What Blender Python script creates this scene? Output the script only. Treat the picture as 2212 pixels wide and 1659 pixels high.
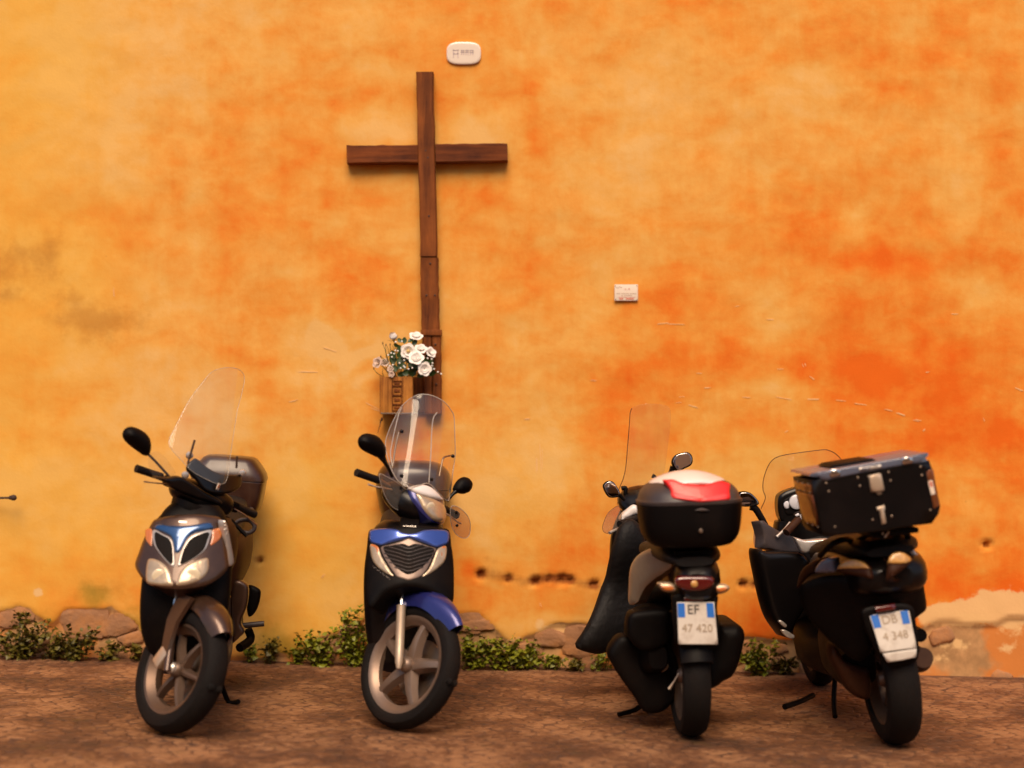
import bpy, bmesh, math, random
import numpy as np
from mathutils import Vector, Matrix, noise
from mathutils.geometry import delaunay_2d_cdt

random.seed(7)
for _o in list(bpy.data.objects):
    bpy.data.objects.remove(_o)
scene = bpy.context.scene
COL = scene.collection
R = math.radians
PI = math.pi

# ------------------------------------------------------------------ camera
CAM = Vector((0.0, -9.3, 1.5))
FPX, UC, VC = 3660.0, 1106.0, 829.5            # focal length and centre in photo units (2212 x 1659)
PITCH = math.atan(20.5 / FPX)
cam_data = bpy.data.cameras.new('camera')
cam = bpy.data.objects.new('camera', cam_data)
COL.objects.link(cam)
cam.location = CAM
cam.rotation_euler = (PI / 2 + PITCH, 0, 0)
cam_data.sensor_width = 36.0
cam_data.lens = 36.0 * FPX / 2212.0
cam_data.clip_start = 0.05
cam_data.clip_end = 500
cam_data.dof.use_dof = True
cam_data.dof.focus_distance = 8.35
cam_data.dof.aperture_fstop = 0.78
scene.camera = cam

# ------------------------------------------------------------------ sky, sun, exposure
SUN_EL, SUN_AZ = R(51), R(181)                 # azimuth clockwise from +Y: behind the camera, a little left
world = bpy.data.worlds.new('World')
scene.world = world
world.use_nodes = True
wn = world.node_tree.nodes
bg = wn['Background']
sky = wn.new('ShaderNodeTexSky')
sky.sky_type = 'NISHITA'
sky.sun_disc = False
sky.sun_elevation = SUN_EL
sky.sun_rotation = SUN_AZ
sky.dust_density = 2.5
world.node_tree.links.new(sky.outputs[0], bg.inputs[0])
bg.inputs[1].default_value = 0.06
sl = bpy.data.lights.new('sun', 'SUN')
sl.energy = 1.5
sl.angle = R(34)
sl.color = (1.0, 0.74, 0.50)
sun = bpy.data.objects.new('sun', sl)
COL.objects.link(sun)
sdir = Vector((math.sin(SUN_AZ) * math.cos(SUN_EL), math.cos(SUN_AZ) * math.cos(SUN_EL), math.sin(SUN_EL)))
sun.rotation_euler = sdir.to_track_quat('Z', 'Y').to_euler()
scene.view_settings.view_transform = 'Standard'
scene.view_settings.look = 'None'
scene.view_settings.exposure = 1.22
scene.view_settings.gamma = 1.0
scene.view_settings.use_curve_mapping = False
scene.cycles.use_denoising = True
scene.cycles.max_bounces = 8
scene.cycles.transparent_max_bounces = 24
scene.cycles.caustics_reflective = False
scene.cycles.caustics_refractive = False


# ------------------------------------------------------------------ geometry helpers
def ray(u, v):
    a, b = (u - UC) / FPX, (VC - v) / FPX
    f = Vector((0, math.cos(PITCH), math.sin(PITCH)))
    up = Vector((0, -math.sin(PITCH), math.cos(PITCH)))
    return (Vector((1, 0, 0)) * a + up * b + f)


def on_y(u, v, y):                              # the point at wall-parallel distance y seen at (u, v)
    d = ray(u, v)
    return CAM + d * ((y - CAM.y) / d.y)


def zm(x0, y0, s):                              # enlarged-view coordinates -> photo units
    return lambda x, y: ((x0 + x / s) * 0.8848, (y0 + y / s) * 0.8848)


z1, z2 = zm(250, 950, 3.318), zm(250, 1350, 3.318)
z3, z4 = zm(800, 930, 3.687), zm(800, 1350, 3.529)
z5, z6 = zm(1380, 960, 3.318), zm(1380, 1360, 3.318)
z7, z8 = zm(1800, 1050, 3.858), zm(1800, 1350, 3.253)
z9, zb = zm(890, 1270, 9.617), zm(880, 760, 5.53)


def ground_z(x):
    return -0.0217 * x


def spline(pts, n=6, closed=True):
    pts = [Vector(p) for p in pts]
    m = len(pts)
    out = []
    for i in range(m if closed else m - 1):
        if closed:
            p0, p1, p2, p3 = pts[(i - 1) % m], pts[i], pts[(i + 1) % m], pts[(i + 2) % m]
        else:
            p0, p1, p2, p3 = pts[max(i - 1, 0)], pts[i], pts[i + 1], pts[min(i + 2, m - 1)]
        for k in range(n):
            t = k / n
            out.append(0.5 * ((2 * p1) + (p2 - p0) * t + (2 * p0 - 5 * p1 + 4 * p2 - p3) * t * t
                              + (3 * p1 - p0 - 3 * p2 + p3) * t ** 3))
    if not closed:
        out.append(pts[-1])
    return out


def resample(poly, step):
    out = []
    m = len(poly)
    for i in range(m):
        a, b = Vector(poly[i]), Vector(poly[(i + 1) % m])
        k = max(1, int(round((b - a).length / step)))
        for j in range(k):
            out.append(a.lerp(b, j / k))
    return out


def area2(poly):
    return sum(poly[i][0] * poly[(i + 1) % len(poly)][1] - poly[(i + 1) % len(poly)][0] * poly[i][1]
               for i in range(len(poly)))


class MB:
    def __init__(self):
        self.v, self.f = [], []

    def add(self, vs, fs, mat=None):
        o = len(self.v)
        self.v += [(mat @ Vector(p)) if mat is not None else Vector(p) for p in vs]
        self.f += [tuple(i + o for i in f) for f in fs]
        return self

    def box(self, c, s, rot=None, bev=0.0):
        x, y, z = s[0] / 2, s[1] / 2, s[2] / 2
        m = Matrix.Translation(Vector(c))
        if rot is not None:
            m = m @ rot
        if bev <= 0:
            vs = [(i * x, j * y, k * z) for i in (-1, 1) for j in (-1, 1) for k in (-1, 1)]
            fs = [(0, 1, 3, 2), (4, 6, 7, 5), (0, 4, 5, 1), (2, 3, 7, 6), (0, 2, 6, 4), (1, 5, 7, 3)]
            return self.add(vs, fs, m)
        bm = bmesh.new()
        bmesh.ops.create_cube(bm, size=1.0)
        bmesh.ops.scale(bm, vec=s, verts=bm.verts)
        bmesh.ops.bevel(bm, geom=bm.edges[:], offset=min(bev, 0.49 * min(s)), segments=2, profile=0.6, affect='EDGES')
        bm.verts.index_update()
        self.add([v.co for v in bm.verts], [[v.index for v in f.verts] for f in bm.faces], m)
        bm.free()
        return self

    def tube(self, path, r, n=10, flat=1.0, caps=True, smooth=0):
        path = [Vector(p) for p in path]
        if smooth:
            k = len(path)
            rr = r if isinstance(r, (list, tuple)) else [r] * k
            sp = spline([(p.x, p.y, p.z) for p in path], smooth, closed=False)
            r = [rr[min(int(i / smooth), k - 1)] + (rr[min(int(i / smooth) + 1, k - 1)] - rr[min(int(i / smooth), k - 1)])
                 * ((i % smooth) / smooth) for i in range(len(sp))]
            path = sp
        k = len(path)
        rs = r if isinstance(r, (list, tuple)) else [r] * k
        t0 = (path[1] - path[0]).normalized()
        ref = Vector((0, 0, 1)) if abs(t0.z) < 0.9 else Vector((1, 0, 0))
        nx = t0.cross(ref).normalized()
        rings = []
        for i, p in enumerate(path):
            t = (path[min(i + 1, k - 1)] - path[max(i - 1, 0)]).normalized()
            nx = (nx - t * nx.dot(t)).normalized()
            ny = t.cross(nx)
            rings.append([p + nx * (math.cos(2 * PI * j / n) * rs[i]) + ny * (math.sin(2 * PI * j / n) * rs[i] * flat)
                          for j in range(n)])
        return self.loft(rings, caps)

    def loft(self, rings, caps=True, mat=None):
        n = len(rings[0])
        vs = [p for r_ in rings for p in r_]
        fs = []
        for i in range(len(rings) - 1):
            for j in range(n):
                a, b = i * n + j, i * n + (j + 1) % n
                fs.append((a, b, b + n, a + n))
        if caps:
            fs.append(tuple(reversed(range(n))))
            fs.append(tuple(range((len(rings) - 1) * n, len(rings) * n)))
        return self.add(vs, fs, mat)

    def lathe(self, prof, n=40, mat=None, closed=False):       # profile of (radius, along axis y)
        vs, fs = [], []
        m = len(prof)
        for i in range(n):
            a = 2 * PI * i / n
            for r_, y in prof:
                vs.append((r_ * math.cos(a), y, r_ * math.sin(a)))
        for i in range(n):
            for j in range(m if closed else m - 1):
                a, b = i * m + j, i * m + (j + 1) % m
                c, d = ((i + 1) % n) * m + (j + 1) % m, ((i + 1) % n) * m + j
                fs.append((a, b, c, d))
        return self.add(vs, fs, mat)

    def sphere(self, c, r, n=10, m=7, sc=(1, 1, 1)):
        vs, fs = [(0, 0, 1)], []
        for i in range(1, m):
            t = PI * i / m
            for j in range(n):
                a = 2 * PI * j / n
                vs.append((math.sin(t) * math.cos(a), math.sin(t) * math.sin(a), math.cos(t)))
        vs.append((0, 0, -1))
        for j in range(n):
            fs.append((0, 1 + j, 1 + (j + 1) % n))
            fs.append((len(vs) - 1, 1 + (m - 2) * n + (j + 1) % n, 1 + (m - 2) * n + j))
        for i in range(m - 2):
            for j in range(n):
                a, b = 1 + i * n + j, 1 + i * n + (j + 1) % n
                fs.append((a, a + n, b + n, b))
        c = Vector(c)
        return self.add([c + Vector((p[0] * r * sc[0], p[1] * r * sc[1], p[2] * r * sc[2])) for p in vs], fs)

    def panel(self, outline, surf, front=0.004, back=0.012, r=0.012, step=0.02, sgn=1, pillow=False):
        """A curved plate: the outline laid on the surface, rounded over its rim, with a back and side walls."""
        poly = [Vector((p[0], p[1])) for p in outline]
        if area2(poly) < 0:
            poly.reverse()
        poly = resample(poly, step)
        P = np.array([(p.x, p.y) for p in poly])
        Q = np.roll(P, -1, axis=0)

        def dist(pt):
            d = Q - P
            t = np.clip(((pt - P) * d).sum(1) / np.maximum((d * d).sum(1), 1e-12), 0, 1)
            return np.sqrt((((P + d * t[:, None]) - pt) ** 2).sum(1)).min()

        def inside(pt):
            yi, yj = P[:, 1], Q[:, 1]
            c = (yi > pt[1]) != (yj > pt[1])
            xs = P[:, 0] + (pt[1] - yi) / np.where(yj == yi, 1e-12, yj - yi) * (Q[:, 0] - P[:, 0])
            return (np.sum(c & (pt[0] < xs)) % 2) == 1
        pts = [tuple(p) for p in P]
        n0 = len(pts)
        nrm = (Q - np.roll(P, 1, axis=0))
        nrm = nrm / np.maximum(np.linalg.norm(nrm, axis=1)[:, None], 1e-9)
        inw = np.stack([-nrm[:, 1], nrm[:, 0]], 1)
        for fr in (0.22, 0.6, 1.0):
            off = r * fr
            for p, w in zip(P, inw):
                q = p + w * off
                if inside(q) and dist(q) > off * 0.93:
                    pts.append(tuple(q))
        lo, hi = P.min(0), P.max(0)
        ys = np.arange(lo[0] + step * 0.5, hi[0], step)
        zs = np.arange(lo[1] + step * 0.5, hi[1], step)
        for a in ys:
            for b in zs:
                q = np.array((a, b))
                if inside(q) and dist(q) > max(r * 1.0 + step * 0.4, step * 0.5):
                    pts.append((a, b))
        ov, oe, of, *_ = delaunay_2d_cdt([Vector(p) for p in pts], [(i, (i + 1) % n0) for i in range(n0)], [], 1, 1e-6)
        vs, vb = [], []
        e = 1e-3
        for q in ov:
            d = dist(np.array((q.x, q.y)))
            t = min(d / max(r, 1e-6), 1.0)
            h = math.sqrt(max(0.0, 1 - (1 - t) ** 2))
            s = Vector(surf(q.x, q.y))
            na = Vector(surf(q.x + e, q.y)) - Vector(surf(q.x - e, q.y))
            nb = Vector(surf(q.x, q.y + e)) - Vector(surf(q.x, q.y - e))
            nn = na.cross(nb).normalized() * sgn
            vs.append(s + nn * (front * h))
            vb.append(s - nn * (back * h if pillow else back))
        cnt = {}
        for f in of:
            for i in range(len(f)):
                ed = (f[i], f[(i + 1) % len(f)])
                cnt[ed] = cnt.get(ed, 0) + 1
        N = len(vs)
        fs = []
        for f in of:
            ff = tuple(f) if sgn > 0 else tuple(reversed(f))
            fs.append(ff)
            fs.append(tuple(i + N for i in reversed(ff)))
        for (a, b) in list(cnt):
            if (b, a) not in cnt:
                fs.append((a, a + N, b + N, b) if sgn > 0 else (b, b + N, a + N, a))
        return self.add(vs + vb, fs)

    def xf(self, m):
        self.v = [m @ p for p in self.v]
        return self

    def build(self, name, mat, parent=None, sharp=38, kind=None):
        me = bpy.data.meshes.new(name)
        me.from_pydata([tuple(p) for p in self.v], [], self.f)
        bm = bmesh.new()
        bm.from_mesh(me)
        bmesh.ops.remove_doubles(bm, verts=bm.verts, dist=1e-5)
        bmesh.ops.recalc_face_normals(bm, faces=bm.faces)
        bm.to_mesh(me)
        bm.free()
        if sharp:
            me.polygons.foreach_set('use_smooth', [True] * len(me.polygons))
            me.set_sharp_from_angle(angle=R(sharp))
        return link(name, me, mat, parent, kind)


def link(name, me, mat, parent=None, kind=None):
    o = bpy.data.objects.new(name, me)
    if mat is not None and me is not None:
        me.materials.clear()
        me.materials.append(mat)
    COL.objects.link(o)
    if parent is not None:
        o.parent = parent
    if kind:
        o['kind'] = kind
    return o


def tag(o, label=None, cat=None, group=None, kind=None):
    if label:
        o['label'] = label
    if cat:
        o['category'] = cat
    if group:
        o['group'] = group
    if kind:
        o['kind'] = kind
    return o


def thing(name, label, cat, mat4=None, group=None):
    o = bpy.data.objects.new(name, None)
    o.empty_display_size = 0.1
    COL.objects.link(o)
    if mat4 is not None:
        o.matrix_world = mat4
    return tag(o, label, cat, group)


def text_mesh(s, size, extrude=0.0008, space=1.0):
    cu = bpy.data.curves.new('lettering', 'FONT')
    cu.body = s
    cu.size = size
    cu.extrude = extrude
    cu.align_x = 'CENTER'
    cu.align_y = 'CENTER'
    cu.space_character = space
    cu.resolution_u = 3
    t = bpy.data.objects.new('lettering', cu)
    COL.objects.link(t)
    bpy.context.view_layer.update()
    me = bpy.data.meshes.new_from_object(t.evaluated_get(bpy.context.evaluated_depsgraph_get()))
    vs = [v.co.copy() for v in me.vertices]
    fs = [tuple(p.vertices) for p in me.polygons]
    bpy.data.objects.remove(t)
    return vs, fs


def ring(x, y, z, w, h, n=24, e=2.5, top=None):
    """Superellipse section across the bike at station x."""
    out = []
    for i in range(n):
        a = 2 * PI * i / n
        c, s = math.cos(a), math.sin(a)
        hh = h if (s < 0 or top is None) else top
        out.append(Vector((x, y + w * math.copysign(abs(c) ** (2 / e), c), z + hh * math.copysign(abs(s) ** (2 / e), s))))
    return out


def ringz(x, y, z, d, w, n=24, e=2.6):
    out = []
    for i in range(n):
        a = 2 * PI * i / n
        c, s = math.cos(a), math.sin(a)
        out.append(Vector((x + d * math.copysign(abs(c) ** (2 / e), c), y + w * math.copysign(abs(s) ** (2 / e), s), z)))
    return out


def body(mb, st, n=24, e=2.5, k=4, vert=False):
    """Loft through stations, interpolated smoothly. st: (x, z, w, h[, y])."""
    st = [tuple(s) + (0.0,) * (5 - len(s)) for s in st]
    dim = len(st)
    arr = np.array(st)
    out = []
    for i in range(dim - 1):
        p0, p1, p2, p3 = arr[max(i - 1, 0)], arr[i], arr[i + 1], arr[min(i + 2, dim - 1)]
        for j in range(k):
            t = j / k
            out.append(0.5 * (2 * p1 + (p2 - p0) * t + (2 * p0 - 5 * p1 + 4 * p2 - p3) * t * t
                              + (3 * p1 - p0 - 3 * p2 + p3) * t ** 3))
    out.append(arr[-1])
    if vert:
        mb.loft([ringz(s[0], s[4], s[1], max(s[2], .002), max(s[3], .002), n, e) for s in out])
    else:
        mb.loft([ring(s[0], s[4], s[1], max(s[2], .002), max(s[3], .002), n, e) for s in out])
    return mb


# ------------------------------------------------------------------ materials
def mat(name, col, rough=0.5, metal=0.0, coat=0.0, var=0.12, vscale=9.0, bump=0.0, bscale=60.0, spec=0.5,
        dirt=None, dscale=5.0, damt=0.35, sheen=0.0):
    m = bpy.data.materials.new(name)
    m.use_nodes = True
    nt = m.node_tree
    b = nt.nodes['Principled BSDF']
    b.inputs['Roughness'].default_value = rough
    b.inputs['Metallic'].default_value = metal
    b.inputs['Coat Weight'].default_value = coat
    b.inputs['Coat Roughness'].default_value = 0.06
    b.inputs['Specular IOR Level'].default_value = spec
    tc = nt.nodes.new('ShaderNodeTexCoord')
    nz = nt.nodes.new('ShaderNodeTexNoise')
    nz.inputs['Scale'].default_value = vscale
    nz.inputs['Detail'].default_value = 6
    nt.links.new(tc.outputs['Object'], nz.inputs['Vector'])
    mx = nt.nodes.new('ShaderNodeMix')
    mx.data_type = 'RGBA'
    c = col
    mx.inputs[6].default_value = (c[0] * (1 - var), c[1] * (1 - var), c[2] * (1 - var), 1)
    mx.inputs[7].default_value = (min(1, c[0] * (1 + var)), min(1, c[1] * (1 + var)), min(1, c[2] * (1 + var)), 1)
    nt.links.new(nz.outputs['Fac'], mx.inputs[0])
    last = mx.outputs[2]
    if dirt is not None:
        n2 = nt.nodes.new('ShaderNodeTexNoise')
        n2.inputs['Scale'].default_value = dscale
        n2.inputs['Detail'].default_value = 8
        n2.inputs['Roughness'].default_value = 0.65
        nt.links.new(tc.outputs['Object'], n2.inputs['Vector'])
        rp = nt.nodes.new('ShaderNodeMapRange')
        rp.inputs[1].default_value = 0.48
        rp.inputs[2].default_value = 0.75
        rp.inputs[4].default_value = damt
        nt.links.new(n2.outputs['Fac'], rp.inputs[0])
        m2 = nt.nodes.new('ShaderNodeMix')
        m2.data_type = 'RGBA'
        nt.links.new(rp.outputs[0], m2.inputs[0])
        nt.links.new(last, m2.inputs[6])
        m2.inputs[7].default_value = (*dirt, 1)
        last = m2.outputs[2]
        rr = nt.nodes.new('ShaderNodeMath')
        rr.operation = 'MULTIPLY_ADD'
        rr.inputs[1].default_value = 0.6
        rr.inputs[2].default_value = rough
        rr.use_clamp = True
        nt.links.new(rp.outputs[0], rr.inputs[0])
        nt.links.new(rr.outputs[0], b.inputs['Roughness'])
    nt.links.new(last, b.inputs['Base Color'])
    if bump > 0:
        n3 = nt.nodes.new('ShaderNodeTexNoise')
        n3.inputs['Scale'].default_value = bscale
        n3.inputs['Detail'].default_value = 4
        nt.links.new(tc.outputs['Object'], n3.inputs['Vector'])
        bp = nt.nodes.new('ShaderNodeBump')
        bp.inputs['Strength'].default_value = bump
        bp.inputs['Distance'].default_value = 0.01
        nt.links.new(n3.outputs['Fac'], bp.inputs['Height'])
        nt.links.new(bp.outputs[0], b.inputs['Normal'])
    return m


def glass_mat(name, tint, gloss=1.0, rough=0.02, haze=0.0):
    m = bpy.data.materials.new(name)
    m.use_nodes = True
    nt = m.node_tree
    nt.nodes.clear()
    out = nt.nodes.new('ShaderNodeOutputMaterial')
    tr = nt.nodes.new('ShaderNodeBsdfTransparent')
    tr.inputs[0].default_value = (*tint, 1)
    gl = nt.nodes.new('ShaderNodeBsdfGlossy')
    gl.inputs['Roughness'].default_value = rough
    gl.inputs[0].default_value = (gloss, gloss, gloss, 1)
    # Schlick reflectance of a thin clear sheet, the same from both sides
    geo = nt.nodes.new('ShaderNodeNewGeometry')
    dt = nt.nodes.new('ShaderNodeVectorMath')
    dt.operation = 'DOT_PRODUCT'
    nt.links.new(geo.outputs['Incoming'], dt.inputs[0])
    nt.links.new(geo.outputs['Normal'], dt.inputs[1])
    last = dt.outputs['Value']
    for op, k in (('ABSOLUTE', 0), ('SUBTRACT', None), ('POWER', 5.0), ('MULTIPLY_ADD', 0.95)):
        n = nt.nodes.new('ShaderNodeMath')
        n.operation = op
        n.use_clamp = True
        if op == 'SUBTRACT':
            n.inputs[0].default_value = 1.0
            nt.links.new(last, n.inputs[1])
        else:
            nt.links.new(last, n.inputs[0])
            n.inputs[1].default_value = k
            if op == 'MULTIPLY_ADD':
                n.inputs[2].default_value = 0.035
        last = n.outputs[0]
    mx = nt.nodes.new('ShaderNodeMixShader')
    nt.links.new(last, mx.inputs[0])
    nt.links.new(tr.outputs[0], mx.inputs[1])
    nt.links.new(gl.outputs[0], mx.inputs[2])
    last = mx.outputs[0]
    if haze > 0:
        df = nt.nodes.new('ShaderNodeBsdfDiffuse')
        df.inputs[0].default_value = (0.8, 0.75, 0.68, 1)
        m2 = nt.nodes.new('ShaderNodeMixShader')
        m2.inputs[0].default_value = haze
        nt.links.new(last, m2.inputs[1])
        nt.links.new(df.outputs[0], m2.inputs[2])
        last = m2.outputs[0]
    nt.links.new(last, out.inputs[0])
    return m


def wood_mat(name, c0, c1, axis='Z', scale=1.0, rough=0.7):
    m = bpy.data.materials.new(name)
    m.use_nodes = True
    nt = m.node_tree
    b = nt.nodes['Principled BSDF']
    b.inputs['Roughness'].default_value = rough
    b.inputs['Specular IOR Level'].default_value = 0.2
    tc = nt.nodes.new('ShaderNodeTexCoord')
    mp = nt.nodes.new('ShaderNodeMapping')
    s = [26 * scale] * 3
    s['XYZ'.index(axis)] = 1.6 * scale
    mp.inputs['Scale'].default_value = s
    nt.links.new(tc.outputs['Object'], mp.inputs['Vector'])
    nz = nt.nodes.new('ShaderNodeTexNoise')
    nz.inputs['Scale'].default_value = 1.0
    nz.inputs['Detail'].default_value = 8
    nz.inputs['Roughness'].default_value = 0.7
    nz.inputs['Distortion'].default_value = 0.6
    nt.links.new(mp.outputs[0], nz.inputs['Vector'])
    n2 = nt.nodes.new('ShaderNodeTexNoise')
    n2.inputs['Scale'].default_value = 5.0 * scale
    n2.inputs['Detail'].default_value = 5
    nt.links.new(tc.outputs['Object'], n2.inputs['Vector'])
    ad = nt.nodes.new('ShaderNodeMath')
    ad.operation = 'MULTIPLY_ADD'
    ad.inputs[1].default_value = 0.6
    nt.links.new(n2.outputs['Fac'], ad.inputs[0])
    nt.links.new(nz.outputs['Fac'], ad.inputs[2])
    rp = nt.nodes.new('ShaderNodeValToRGB')
    rp.color_ramp.elements[0].position = 0.55
    rp.color_ramp.elements[1].position = 1.05
    rp.color_ramp.elements[0].color = (*c0, 1)
    rp.color_ramp.elements[1].color = (*c1, 1)
    nt.links.new(ad.outputs[0], rp.inputs[0])
    nt.links.new(rp.outputs[0], b.inputs['Base Color'])
    bp = nt.nodes.new('ShaderNodeBump')
    bp.inputs['Strength'].default_value = 0.5
    bp.inputs['Distance'].default_value = 0.004
    nt.links.new(nz.outputs['Fac'], bp.inputs['Height'])
    nt.links.new(bp.outputs[0], b.inputs['Normal'])
    return m


DUST = (0.16, 0.085, 0.045)
M = dict(
    tyre=mat('tyre_rubber', (0.006, 0.0042, 0.0035), 0.75, spec=0.2, dirt=(0.028, 0.013, 0.007), damt=0.35, bump=0.3, bscale=120),
    black=mat('black_plastic', (0.0022, 0.0012, 0.0010), 0.52, bump=0.06, bscale=300, spec=0.13, dirt=(0.022, 0.010, 0.005), damt=0.25),
    gloss=mat('black_gloss', (0.004, 0.003, 0.003), 0.28, coat=0.04, spec=0.26, dirt=(0.016, 0.006, 0.003), damt=0.2),
    bronze=mat('bronze_paint', (0.070, 0.034, 0.019), 0.34, metal=0.55, coat=0.5, bump=0.02, bscale=600, dirt=DUST, damt=0.3),
    navy=mat('sky_reflection_blue', (0.020, 0.075, 0.20), 0.16, metal=0.5, coat=1.0, dirt=DUST, damt=0.1),  # blue base paints the sky mirrored in a glossy dark panel
    blue=mat('blue_metallic_paint', (0.020, 0.024, 0.150), 0.28, metal=0.4, coat=0.6, dirt=DUST, damt=0.14),
    bluepanel=mat('blue_paint_sky_sheen', (0.055, 0.105, 0.40), 0.2, metal=0.6, coat=1.0, dirt=DUST, damt=0.08),  # brighter copy of the blue, painting in the sky sheen
    silver=mat('silver_paint', (0.55, 0.50, 0.45), 0.28, metal=0.5, coat=0.4, dirt=DUST, damt=0.3),
    chrome=mat('chrome', (0.75, 0.73, 0.70), 0.14, metal=1.0, var=0.05),
    steel=mat('dull_steel', (0.34, 0.25, 0.18), 0.38, metal=0.9, dirt=(0.1, 0.06, 0.03), damt=0.4),
    rim=mat('cast_rim', (0.25, 0.175, 0.13), 0.42, metal=0.6, dirt=(0.09, 0.05, 0.03), damt=0.5),
    rimdark=mat('dusty_rim', (0.15, 0.095, 0.065), 0.45, metal=0.6, dirt=(0.07, 0.04, 0.025), damt=0.5),
    fork=mat('fork_alloy', (0.55, 0.42, 0.30), 0.4, metal=0.5, dirt=(0.15, 0.09, 0.05), damt=0.4),
    lamp=mat('lamp_reflector', (0.50, 0.38, 0.25), 0.34, metal=0.45, coat=0.7, bump=0.25, bscale=38, var=0.35, vscale=28),
    trimgrey=mat('warm_grey_trim', (0.20, 0.135, 0.10), 0.4, metal=0.4, coat=0.3, dirt=DUST, damt=0.2),
    bulb=mat('bulb_bowl', (0.85, 0.72, 0.50), 0.3, metal=0.2, coat=0.6),
    amber=mat('amber_lens', (0.55, 0.16, 0.03), 0.15, coat=1.0, bump=0.3, bscale=120),
    gold=mat('amber_clear_lens', (0.62, 0.32, 0.08), 0.25, metal=0.05, coat=1.0, bump=0.6, bscale=150, var=0.4, vscale=60),
    red=mat('red_lens', (0.78, 0.014, 0.008), 0.35, coat=0.15, bump=0.1, bscale=200),
    pink=mat('red_reflector', (0.80, 0.035, 0.035), 0.35, coat=0.2, bump=0.3, bscale=250),
    darkred=mat('dark_red_lens', (0.09, 0.004, 0.003), 0.2, coat=1.0),
    white=mat('white_paint_and_sky_sheen', (0.78, 0.72, 0.68), 0.28, coat=0.6, dirt=DUST, damt=0.18),
    beige=mat('champagne_panel', (0.36, 0.28, 0.19), 0.35, metal=0.25, coat=0.3, dirt=DUST, damt=0.3),
    greyp=mat('grey_plastic', (0.045, 0.034, 0.034), 0.45, bump=0.08, bscale=300, dirt=DUST, damt=0.25),
    slate=mat('slate_lid', (0.10, 0.115, 0.165), 0.26, coat=0.5, bump=0.03, bscale=200, dirt=DUST, damt=0.2),
    sidebrown=mat('side_brown_and_reflection', (0.20, 0.060, 0.018), 0.3, metal=0.3, coat=0.3),  # brown stands in for the orange wall mirrored in the box flank
    seat=mat('seat_vinyl', (0.005, 0.0035, 0.003), 0.55, spec=0.3, bump=0.25, bscale=150),
    cloth=mat('nylon_cover', (0.005, 0.004, 0.004), 0.62, spec=0.25, bump=0.5, bscale=35),
    darkbronze=mat('dark_bronze_paint', (0.036, 0.011, 0.004), 0.5, coat=0.0, spec=0.16, dirt=DUST, damt=0.2),
    smoke=mat('smoky_case', (0.034, 0.011, 0.005), 0.30, coat=0.12, dirt=DUST, damt=0.2),
    plate=mat('plate_white', (0.66, 0.60, 0.52), 0.4, dirt=(0.25, 0.16, 0.09), damt=0.5, dscale=14),
    plateblue=mat('plate_blue', (0.02, 0.15, 0.55), 0.4),
    ink=mat('plate_ink', (0.05, 0.045, 0.04), 0.5),
    dial=mat('dial_face', (0.62, 0.60, 0.62), 0.3, coat=0.8),
    mirror=mat('mirror_glass', (0.92, 0.92, 0.92), 0.015, metal=1.0, var=0.0),
    glass=glass_mat('clear_screen', (0.985, 0.98, 0.965), 0.55, 0.02, 0.02),
    edge=glass_mat('screen_edge', (0.80, 0.74, 0.66), 1.0, 0.1, 0.35),
    smokeglass=glass_mat('smoked_screen', (0.86, 0.77, 0.68), 0.6, 0.05, 0.06),
    ceramic=mat('ceramic_white', (0.82, 0.69, 0.56), 0.25, coat=0.6, var=0.04),
    cerink=mat('ceramic_ink', (0.58, 0.46, 0.44), 0.4),
    signw=mat('sign_white', (0.82, 0.68, 0.54), 0.5, var=0.05),
    redink=mat('red_ink', (0.62, 0.20, 0.14), 0.5),
    brownink=mat('brown_ink', (0.42, 0.25, 0.16), 0.5),
    faded=mat('faded_ink', (0.38, 0.29, 0.20), 0.6),
    iron=mat('rusty_iron', (0.045, 0.022, 0.014), 0.7, bump=0.4, bscale=80),
    wood=wood_mat('cross_timber', (0.050, 0.011, 0.003), (0.27, 0.075, 0.013), 'Z'),
    woodx=wood_mat('cross_arm_timber', (0.045, 0.010, 0.003), (0.22, 0.055, 0.010), 'X'),
    boxwood=wood_mat('box_timber', (0.14, 0.035, 0.006), (0.60, 0.24, 0.04), 'Z', 1.4),
    petal=mat('white_petal', (0.86, 0.80, 0.74), 0.55, var=0.06),
    dried=mat('dried_petal', (0.62, 0.46, 0.36), 0.7, var=0.2),
    heart=mat('yellow_heart', (0.70, 0.48, 0.16), 0.6),
    stem=mat('green_stem', (0.06, 0.07, 0.012), 0.6),
    twig=mat('brown_twig', (0.07, 0.03, 0.012), 0.7),
    leaf=mat('rose_leaf', (0.026, 0.060, 0.012), 0.45, var=0.4, vscale=20),
    bead=mat('white_bead', (0.85, 0.82, 0.76), 0.4),
    weed=mat('weed_leaf', (0.17, 0.185, 0.006), 0.5, var=0.6, vscale=14),
    weeddark=mat('dark_weed_leaf', (0.105, 0.085, 0.006), 0.5, var=0.6, vscale=14),
    stone=mat('rubble_stone', (0.36, 0.175, 0.080), 0.9, var=0.4, vscale=7, bump=0.8, bscale=30, dirt=(0.50, 0.20, 0.05), damt=0.8, dscale=7),
    scratch=mat('bare_plaster', (0.80, 0.50, 0.22), 0.8),
    facade=mat('facade_plaster', (0.80, 0.50, 0.24), 0.85, var=0.15, vscale=1.2),
    trim=mat('facade_trim', (0.70, 0.62, 0.52), 0.7),
    shutter=mat('shutter_paint', (0.20, 0.19, 0.20), 0.5),
    pane=mat('window_pane', (0.03, 0.035, 0.05), 0.05, coat=1.0),
)


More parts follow.
